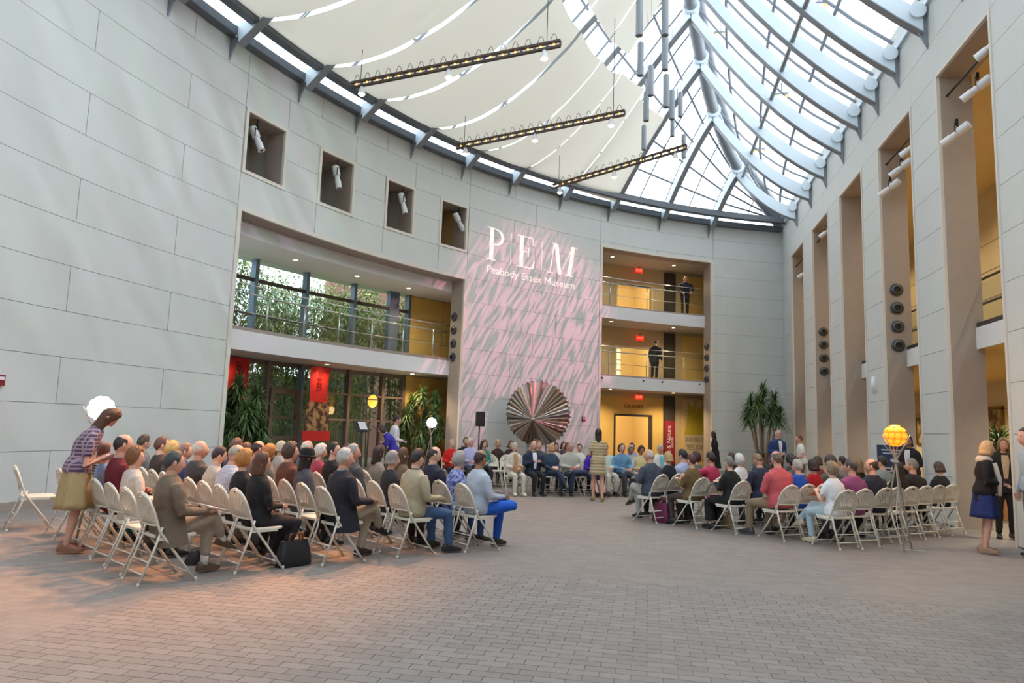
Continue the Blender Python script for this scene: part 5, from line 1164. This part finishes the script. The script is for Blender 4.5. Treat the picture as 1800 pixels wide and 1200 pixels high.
q = pol(118.9, rb+.42, 0); person((q.x, q.y), -85, 'man in dark suit leaning on the top gallery rail', False, top='#23263a', bottom='#1c1d28', hair=('bald', '#5a4a44'), jacket=True, arms='rail', pitch=18, lean=8, base_z=6.41, skin=1)
q = pol(121.9, rb+.75, 0); person((q.x, q.y), 60, 'person in dark suit on the middle gallery turned away', False, top='#1f2230', bottom='#1c1d28', hair=('short', '#2a2422'), jacket=True, arms='down', pitch=35, bow=10, base_z=3.66)
# weld the clothing of each figure into smooth cloth surfaces
for o, vx in REMESH:
    md = o.modifiers.new('weld', 'REMESH'); md.mode = 'VOXEL'; md.voxel_size = vx; md.use_smooth_shade = True
    ms = o.modifiers.new('soften', 'SMOOTH'); ms.factor = .5; ms.iterations = 5
dg = bpy.context.evaluated_depsgraph_get()
for o, vx in REMESH:
    me = bpy.data.meshes.new_from_object(o.evaluated_get(dg)); old = o.data; o.modifiers.clear(); o.data = me
    if not me.materials: me.materials.append(old.materials[0])
    nrm = [n.vector.copy() for n in me.vertex_normals]; sd = hash(o.parent['label']) % 97 if False else len(me.vertices) % 97
    for v, n in zip(me.vertices, nrm):
        c_ = v.co; v.co = c_ + n*(.007*noise.noise(V((c_.x*9+sd, c_.y*9, c_.z*13))) + .004*noise.noise(V((c_.x*24, c_.y*24+sd, c_.z*24))))
    me.shade_smooth(); bpy.data.meshes.remove(old)
# ------------------------------------------------------------------ pleated metal disc
ctr = pol(140.2, RR-1.35, 2.05); nrm = V((.35, -.93, .06)).normalized(); ex = V((0, 0, 1)).cross(nrm).normalized(); ey = nrm.cross(ex)
sc = thing('fan_sculpture', 'large round sculpture of pleated shiny metal blades before the curved wall', 'sculpture', (ctr.x, ctr.y, 0))
def sput(mb, nm, m_, s=None, par=None): o = mb.build(nm, m_, par or sc, s); o.matrix_parent_inverse = Matrix.Translation(-sc.location); return o
M_BLADE = [mat('blade_dark', '#b0aaa4', .16, metal=.95), mat('blade_light', '#f0efec', .1, metal=.95), mat('blade_bronze', '#bfae9c', .16, metal=.95)]
hub = ctr + ex*-.22 - ey*.22 + nrm*.12; NB = 40
for i in range(NB):
    a0, a1, a2 = (2*pi*(i+q)/NB for q in (0, .5, 1)); r = 1.07
    e = lambda a, d, rr=r: ctr + ex*(rr*cos(a)) + ey*(rr*sin(a)) + nrm*d
    mb = MB(); A, B_, C_ = e(a0, -.05, r*.97), e(a1, .07, r*1.035), e(a2, -.05, r*.97); th = nrm*-.012
    mb.add([hub, A, B_, C_, hub+th, A+th, B_+th, C_+th], [(0, 1, 2), (0, 2, 3), (4, 6, 5), (4, 7, 6), (1, 5, 6, 2), (2, 6, 7, 3), (0, 4, 5, 1), (0, 3, 7, 4)])
    sput(mb, 'blade', M_BLADE[(i*7) % 3 if i % 4 else 0])
sput(MB().ball(hub, .05), 'hub', M_BLADE[0], True)
sput(MB().box((ctr.x, ctr.y, .06), (1.3, .7, .12), radians(40)), 'base_plate', M_STEELD); 
for s in (-.35, .35): sput(MB().tube([(ctr.x+ex.x*s, ctr.y+ex.y*s, .1), ctr+ex*s*.8-nrm*.2-V((0, 0, .5))], .04, 8), 'strut', M_STEELD, True)
# ------------------------------------------------------------------ tripod lamps with globes of scales
def tripod_lamp(x, y, col, strength, label, watts, lcol, spin=0):
    t = thing('tripod_lamp', label, 'lamp', (x, y, 0), spin, 'tripod globe lamps'); H = 1.62
    M_ST = mat('stick_wood', '#b3a698', .5)
    for k in range(3):
        a = 2*pi*k/3+.4; d = V((cos(a), sin(a), 0)); MB().tube([d*.24, V((0, 0, 1.28))-d*.012, V((0, 0, H+.02))-d*.2], [.013, .012, .007], 8).build('leg', M_ST, t, True)
        d2 = V((cos(a+.6), sin(a+.6), 0)); MB().tube([V((0, 0, 1.32)), V((0, 0, H-.1))+d2*.2], .006, 6).build('prong', M_ST, t, True)
    MB().tube([(0, 0, 1.3), (.03, .02, .9), (-.02, .01, .5), (.02, -.03, .02), (.3, -.1, .008)], .006, 5).build('cord', M_WHITE, t, True)
    MB().lathe([(.05, 1.24), (.03, 1.26), (.02, 1.34)], 10).build('knot', M_ST, t)
    g = MB(); n = 0; m_ = emis('globe_'+col, col, strength)
    gm = MB().ball((0, 0, H), .142, 14, 10).build('globe', mat('globe_core_'+col, col, .6, emit=strength*.35), t, True)
    for i in range(5):
        th = pi*(i+.6)/5.2; cnt = max(3, int(11*sin(th)))
        for j in range(cnt):
            ph = 2*pi*(j+.5*(i % 2))/cnt; c = V((sin(th)*cos(ph), sin(th)*sin(ph), cos(th))); u_ = c.orthogonal().normalized(); w_ = c.cross(u_)
            mb = MB(); hexa = [V((0, 0, H)) + c*.15 + u_*(.043*cos(q*pi/3)) + w_*(.043*sin(q*pi/3)) for q in range(6)]; mb.add(hexa+[V((0, 0, H))+c*.163], [(q, (q+1) % 6, 6) for q in range(6)]); mb.build('scale', m_, gm)
    lamp('globe_glow', 'POINT', V((x, y, H+.25)), watts, lcol, .16, t)
tripod_lamp(-6.86, 7.82, '#fbf6ff', 1.5, 'tripod lamp with white globe behind the standing woman at left', 25, (1, .97, 1), .3)
tripod_lamp(-6.55, 20.8, '#eef8ff', 1.3, 'tripod lamp with white globe beside the potted plant at the back', 20, (.9, .97, 1), 1.2)
tripod_lamp(3.53, 11.21, '#ff9c22', 1.25, 'tripod lamp with glowing orange globe behind the right chairs', 40, (1, .5, .15), .1)
# ------------------------------------------------------------------ leafy plants
M_DRAC = leaf_mat('dracaena_leaf', '#2b4528', '#6b8a4e'); M_TRUNK = mat('trunk_bark', '#8f7d66', .9, var=.2, scale=20); M_POT = mat('planter_grey', '#5b5550', .6)
def dracaena(x, y, label, heads, leaf, n, pot=.35, trunk=.035, seed=1):
    t = thing('potted_plant', label, 'plant', (x, y, 0)); rnd = random.Random(seed)
    MB().lathe([(pot*.7, 0), (pot*.8, .02), (pot, .45), (pot*1.05, .5), (pot*.98, .5), (pot*.95, .45), (.02, .44)], 20).build('planter', M_POT, t, 40); MB().lathe([(pot*.93, .445), (.01, .46)], 14).build('soil', mat('potting_soil', '#3a2e24', .95), t)
    for k, (hx, hy, hz) in enumerate(heads):
        b = V((hx*.25, hy*.25, .44)); MB().tube([b, b.lerp(V((hx*.6, hy*.6, hz*.6)), .6), V((hx, hy, hz))], [trunk, trunk*.85, trunk*.6], 7).build('stem', M_TRUNK, t, True)
        lf = MB()
        for q in range(n):
            a = rnd.uniform(0, 2*pi); el = rnd.uniform(-.5, 1.35); L = leaf*rnd.uniform(.7, 1.1); d = V((cos(a)*cos(el), sin(a)*cos(el), sin(el))); s = d.cross(V((0, 0, 1))).normalized() if abs(d.z) < .98 else V((1, 0, 0)); w = leaf*.04
            o = V((hx, hy, hz)) + V((0, 0, rnd.uniform(-leaf*.8, .08))); pts = []
            for i in range(4):
                f = i/3; c = o + d*L*f - V((0, 0, .55*L*f*f*(1-max(0, el)*.55))); ww = w*(.5, 1, .8, .05)[i]; pts += [c - s*ww, c + s*ww]
            lf.add(pts, [(0, 1, 3, 2), (2, 3, 5, 4), (4, 5, 7, 6)])
        lf.build('leaf_rosette', M_DRAC, t)['kind'] = 'stuff'
q = pol(164.6, RR+.75); dracaena(q.x, q.y, 'bushy potted dracaena at the left of the wide opening', [(.0, 0, 2.35), (.35, .3, 2.1), (-.35, .2, 2.0), (.45, -.3, 1.75), (-.2, -.4, 1.8), (.1, .45, 1.6), (-.5, -.1, 1.5), (.55, .2, 1.35), (0, -.1, 1.2), (-.3, .4, 1.2), (.2, -.45, 1.3)], .44, 330, .4, .03, 2)
q = pol(146.9, RR+1.5); dracaena(q.x, q.y, 'bushy potted dracaena by the amber wall', [(.0, 0, 2.55), (.4, .2, 2.45), (-.4, .15, 2.3), (.5, -.2, 1.95), (-.45, -.2, 1.85), (.0, .4, 1.8), (.6, .1, 1.55), (-.55, .0, 1.35), (.1, -.3, 1.35), (.35, .3, 1.15)], .42, 330, .4, .03, 3)
dracaena(4.2, 28.0, 'tall palm like dracaena with bare trunks in the far corner', [(.05, 0, 3.3), (.45, .1, 2.95), (-.4, .1, 2.9), (.3, -.2, 2.45), (-.5, -.1, 2.35), (.0, .2, 2.6), (.62, 0, 2.4), (-.15, -.2, 2.75)], .5, 190, .35, .05, 4)
# ------------------------------------------------------------------ hanging banners in the wide opening
M_RED = mat('banner_scarlet', '#c4201c', .8); M_REDD = mat('banner_mark', '#7d1512', .85)
for i, (px0, px1, y0, y1, lab) in enumerate(((400, 439, 632, 700, 'scarlet hanging banner above the left potted plant'), (547, 579, 648, 706, 'scarlet hanging banner in front of the garden glazing'))):
    d0, d1 = ray(px0, y0), ray(px1, y0)
    r = RG-.6
    def hit(px, py):
        d = ray(px, py); a = d.x**2+d.y**2; b = -2*(d.x*CX+d.y*CY); c = CX*CX+CY*CY-r*r; return EYE + d*((-b+sqrt(b*b-4*a*c))/(2*a))
    A, B_ = hit(px0, y0), hit(px1, y0); zt = 3.15; zb = hit(px0, y1).z; t = thing('banner', lab, 'banner', (A+B_)/2*1, atan2(B_.y-A.y, B_.x-A.x), 'scarlet banners'); t.location.z = zt; w = (B_-A).to_2d().length
    rows = [[V((-w/2+w*j/8, .02*sin(j*1.3+i_*.7), -(zt-zb)*i_/8)) for j in range(9)] for i_ in range(9)]
    MB().grid(rows).build('cloth', M_RED, t, True); MB().tube([(-w/2-.05, 0, .0), (w/2+.05, 0, .0)], .015, 8).build('rod', M_DARK, t)
    h = (zt-zb)
    for zz, k in ((-.22*h, 0), (-.5*h, 1)):
        for q, (x, z, ww, hh) in enumerate(((0, .09, .24, .03), (0, 0, .2, .025), (0, -.09, .26, .03), (-.06, 0, .03, .2), (.07, -.02, .03, .16))): MB().box((x*w, -.03, zz+z*h), (ww*w, .004, hh*h)).build('printed_mark', M_REDD, t)
    if i == 1:
        MB().box((0, .0, -h-.42), (w*1.25, .02, .85)).build('picture_panel', pattern_mat('poster_brown', '#4a2c26', '#b08a5c', 'noise', 6), t); MB().box((0, 0, -h-.98), (w*1.5, .02, .28)).build('red_panel', M_RED, t)
# oval hanging lamp
d = ray(655, 705); r = RG-1.0; a = d.x**2+d.y**2; b = -2*(d.x*CX+d.y*CY); c = CX*CX+CY*CY-r*r; p = EYE + d*((-b+sqrt(b*b-4*a*c))/(2*a))
t = thing('pendant_lamp', 'glowing amber oval pendant lamp by the garden glazing', 'lamp', p); MB().ball((0, 0, 0), (.15, .15, .2), 14, 10).build('shade', emis('amber_shade', '#ffa640', 1.6), t, True)
MB().lathe([(.155, .03), (.16, .045), (.155, .06)], 16).build('band', M_DARK, t); MB().tube([(0, 0, .2), (0, 0, 3.2-p.z)], .008, 5).build('cord', M_BLACK, t); lamp('pendant_glow', 'POINT', p - V((0, 0, .3)), 15, (1, .6, .25), .15, t)
# ------------------------------------------------------------------ loudspeaker, notice, stand
p = pol(145.6, RR-.8); t = thing('speaker_stand', 'black tripod speaker stand beside the curved wall', 'speaker stand', (p.x, p.y, 0))
MB().tube([(0, 0, .3), (0, 0, 1.56)], .022, 8).build('pole', M_BLACK, t, True)
for k in range(3): MB().tube([(0, 0, .55), (.4*cos(k*2.09), .4*sin(k*2.09), .01)], .014, 6).build('leg', M_BLACK, t, True)
t = thing('loudspeaker', 'black loudspeaker on a stand by the curved wall', 'loudspeaker', (p.x, p.y, 1.56), radians(-60))
MB().loft([[V((x*k, y*k, z)) for x, y in ((.13, -.14), (.13, .14), (-.13, .1), (-.13, -.1))] for k, z in ((.94, 0), (1, .02), (1, .44), (.94, .46))]).build('cabinet', M_BLACK, t); MB().box((.134, 0, .23), (.01, .24, .4)).build('grille', mat('grille_grey', '#26262a', .8), t)
t = thing('notice_board', 'dark blue standing notice with pale lines of print by a pier', 'sign', (5.2, 16.75, 0), radians(-100))
MB().box((0, 0, 1.02), (.03, .58, .85)).build('board', mat('notice_blue', '#2c3a58', .6), t)
for z, w in ((1.34, .42), (1.27, .36), (.95, .3), (.88, .34), (.81, .26)): MB().box((.017, 0, z), (.003, w, .028)).build('print_line', mat('notice_print', '#b8c4da', .7), t)
MB().lathe([(.04, 0), (.001, .004)], 8, (.017, 0, 1.12), Matrix.Rotation(pi/2, 3, 'Y')).build('print_emblem', mat('notice_print', '#b8c4da'), t); MB().box((0, 0, .35), (.04, .06, .7)).build('post', M_STEELD, t); MB().box((0, 0, .015), (.4, .4, .03)).build('foot', M_STEELD, t)
p = at_z(628, 800, .75); t = thing('music_stand', 'black music stand holding pale sheets before the bamboo', 'music stand', (-7.9, 18.6, 0), radians(-20))
MB().tube([(0, 0, .1), (0, 0, 1.35)], .014, 6).build('pole', M_BLACK, t, True); MB().box((0, 0, 1.45), (.03, .5, .34), M=Matrix.Rotation(-.5, 3, 'Y')).build('desk', M_BLACK, t); MB().box((.03, .02, 1.47), (.01, .3, .24), M=Matrix.Rotation(-.5, 3, 'Y')).build('sheets', M_WHITE, t)
for k in range(3): MB().tube([(0, 0, .25), (.3*cos(k*2.09), .3*sin(k*2.09), .01)], .01, 6).build('leg', M_BLACK, t, True)
# ------------------------------------------------------------------ bags on the floor
def bag(x, y, rz, w, d, h, col, label, handles=True, name='handbag', lean=0):
    t = thing(name, label, 'bag', (x, y, 0), radians(rz)); m_ = leather(col); so = [(abs(cos(a))**.6*(1 if cos(a) > 0 else -1), abs(sin(a))**.6*(1 if sin(a) > 0 else -1)) for a in [2*pi*i/20 for i in range(20)]]
    MB().loft([[V((x_*d/2*k*(1-.55*f**2), y_*w/2*k*(1-.18*f), h*f)) for x_, y_ in so] for k, f in ((.9, 0), (1.02, .06), (1.05, .35), (1, .7), (.95, 1))]).build('pouch', m_, t, 50)
    MB().tube([(0, -w*.38, h*.96), (0, w*.38, h*.96)], .012, 6).build('zip', M_CHROME, t)
    if handles:
        for s in (-1, 1): MB().tube([(s*d*.12, -w*.22, h*.9), (s*d*.16, -w*.18, h*1.25), (s*d*.16, w*.18, h*1.25), (s*d*.12, w*.22, h*.9)], .012, 6).build('handle', leather('#8a5030' if col == '#1d1f26' else col), t, True)
q = at_z(508, 996, 0); bag(q.x, q.y+.08, -30, .4, .2, .27, '#1d1f26', 'black leather handbag with brown handle beside the second left row')
q = at_z(1163, 918, 0); bag(q.x, q.y, 60, .32, .16, .34, '#6a1f44', 'maroon tote bag on the floor between the right chairs', name='tote_bag')
q = at_z(1262, 930, 0); bag(q.x+.15, q.y+.3, 40, .34, .2, .2, '#8f7a58', 'tan canvas bag under the chair of the woman in cardigan', name='canvas_bag')
q = at_z(1440, 950, 0); bag(q.x+.2, q.y+.2, 40, .4, .2, .16, '#1f1f24', 'black flat bag under the chair of the woman in white', False, 'shoulder_bag')
q = at_z(278, 996, 0); bag(q.x+.2, q.y+.35, 20, .4, .2, .14, '#221f22', 'black bag lying under the chair of the man in tweed', False, 'shoulder_bag')
# ------------------------------------------------------------------ plinth, pot and picture in the nearest opening
t = thing('wooden_plinth', 'orange brown wooden plinth in the nearest opening', 'plinth', (7.3, 16.75, 0)); MB().box((0, 0, .55), (.7, .7, 1.1)).build('body', mat('plinth_wood', '#c08a5c', .5, var=.15, scale=6), t); MB().box((0, 0, 1.12), (.76, .76, .05)).build('top', mat('plinth_wood', '#c08a5c'), t)
t = thing('plant_pot', 'round olive pot with drooping fern on the wooden plinth', 'plant', (7.3, 16.75, 1.145)); MB().lathe([(.12, 0), (.24, .1), (.28, .25), (.22, .4), (.18, .44), (.15, .42)], 18).build('pot', mat('olive_glaze', '#5c5a34', .4), t, 40)
lf = MB(); rnd = random.Random(8)
for q in range(90):
    a = rnd.uniform(0, 2*pi); el = rnd.uniform(.1, 1.3); d = V((cos(a)*cos(el), sin(a)*cos(el), sin(el))); s = d.cross(V((0, 0, 1))).normalized(); L = rnd.uniform(.5, 1.0); pts = []
    for i in range(4):
        f = i/3; c = V((0, 0, .42)) + d*L*f - V((0, 0, .5*L*f*f)); ww = .02*(.6, 1, .7, .05)[i]; pts += [c - s*ww, c + s*ww]
    lf.add(pts, [(0, 1, 3, 2), (2, 3, 5, 4), (4, 5, 7, 6)])
lf.build('fronds', M_DRAC, t)['kind'] = 'stuff'
for i, (y, z, w, h, lab) in enumerate(((22.2, 1.95, 1.1, 1.2, 'gilt framed picture on the corridor wall in the nearest opening'), (27.6, 1.9, .9, .9, 'gilt framed picture behind the person in dark suit'))):
    t = thing('picture', lab, 'picture', (XB-.03, y, z), 0, 'framed pictures'); fw = .09
    for a, b, c_, d_ in ((0, h/2, w, fw), (0, -h/2, w, fw), (w/2, 0, fw, h), (-w/2, 0, fw, h)): MB().box((0, a, b), (.06, c_+(fw if d_ == fw and c_ == w else 0), d_)).build('frame_bar', mat('gilt', '#a07c30', .35, metal=.7), t)
    MB().box((.01, 0, 0), (.02, w-fw, h-fw)).build('canvas', pattern_mat('painting_brown', '#6b5230', '#c0a468', 'noise', 4), t)
t = thing('chest', 'low reddish carved chest in the nearest opening', 'chest', (8.4, 19.2, 0)); MB().box((0, 0, .3), (.6, 1.2, .5)).build('body', mat('chest_red', '#6a2c20', .5, var=.3), t); MB().box((0, 0, .57), (.66, 1.26, .05)).build('lid', mat('chest_red', '#6a2c20'), t)
for k in range(4): MB().box(((-.25, .25)[k % 2], (-.5, .5)[k//2], .03), (.08, .08, .06)).build('foot', M_DARK, t)
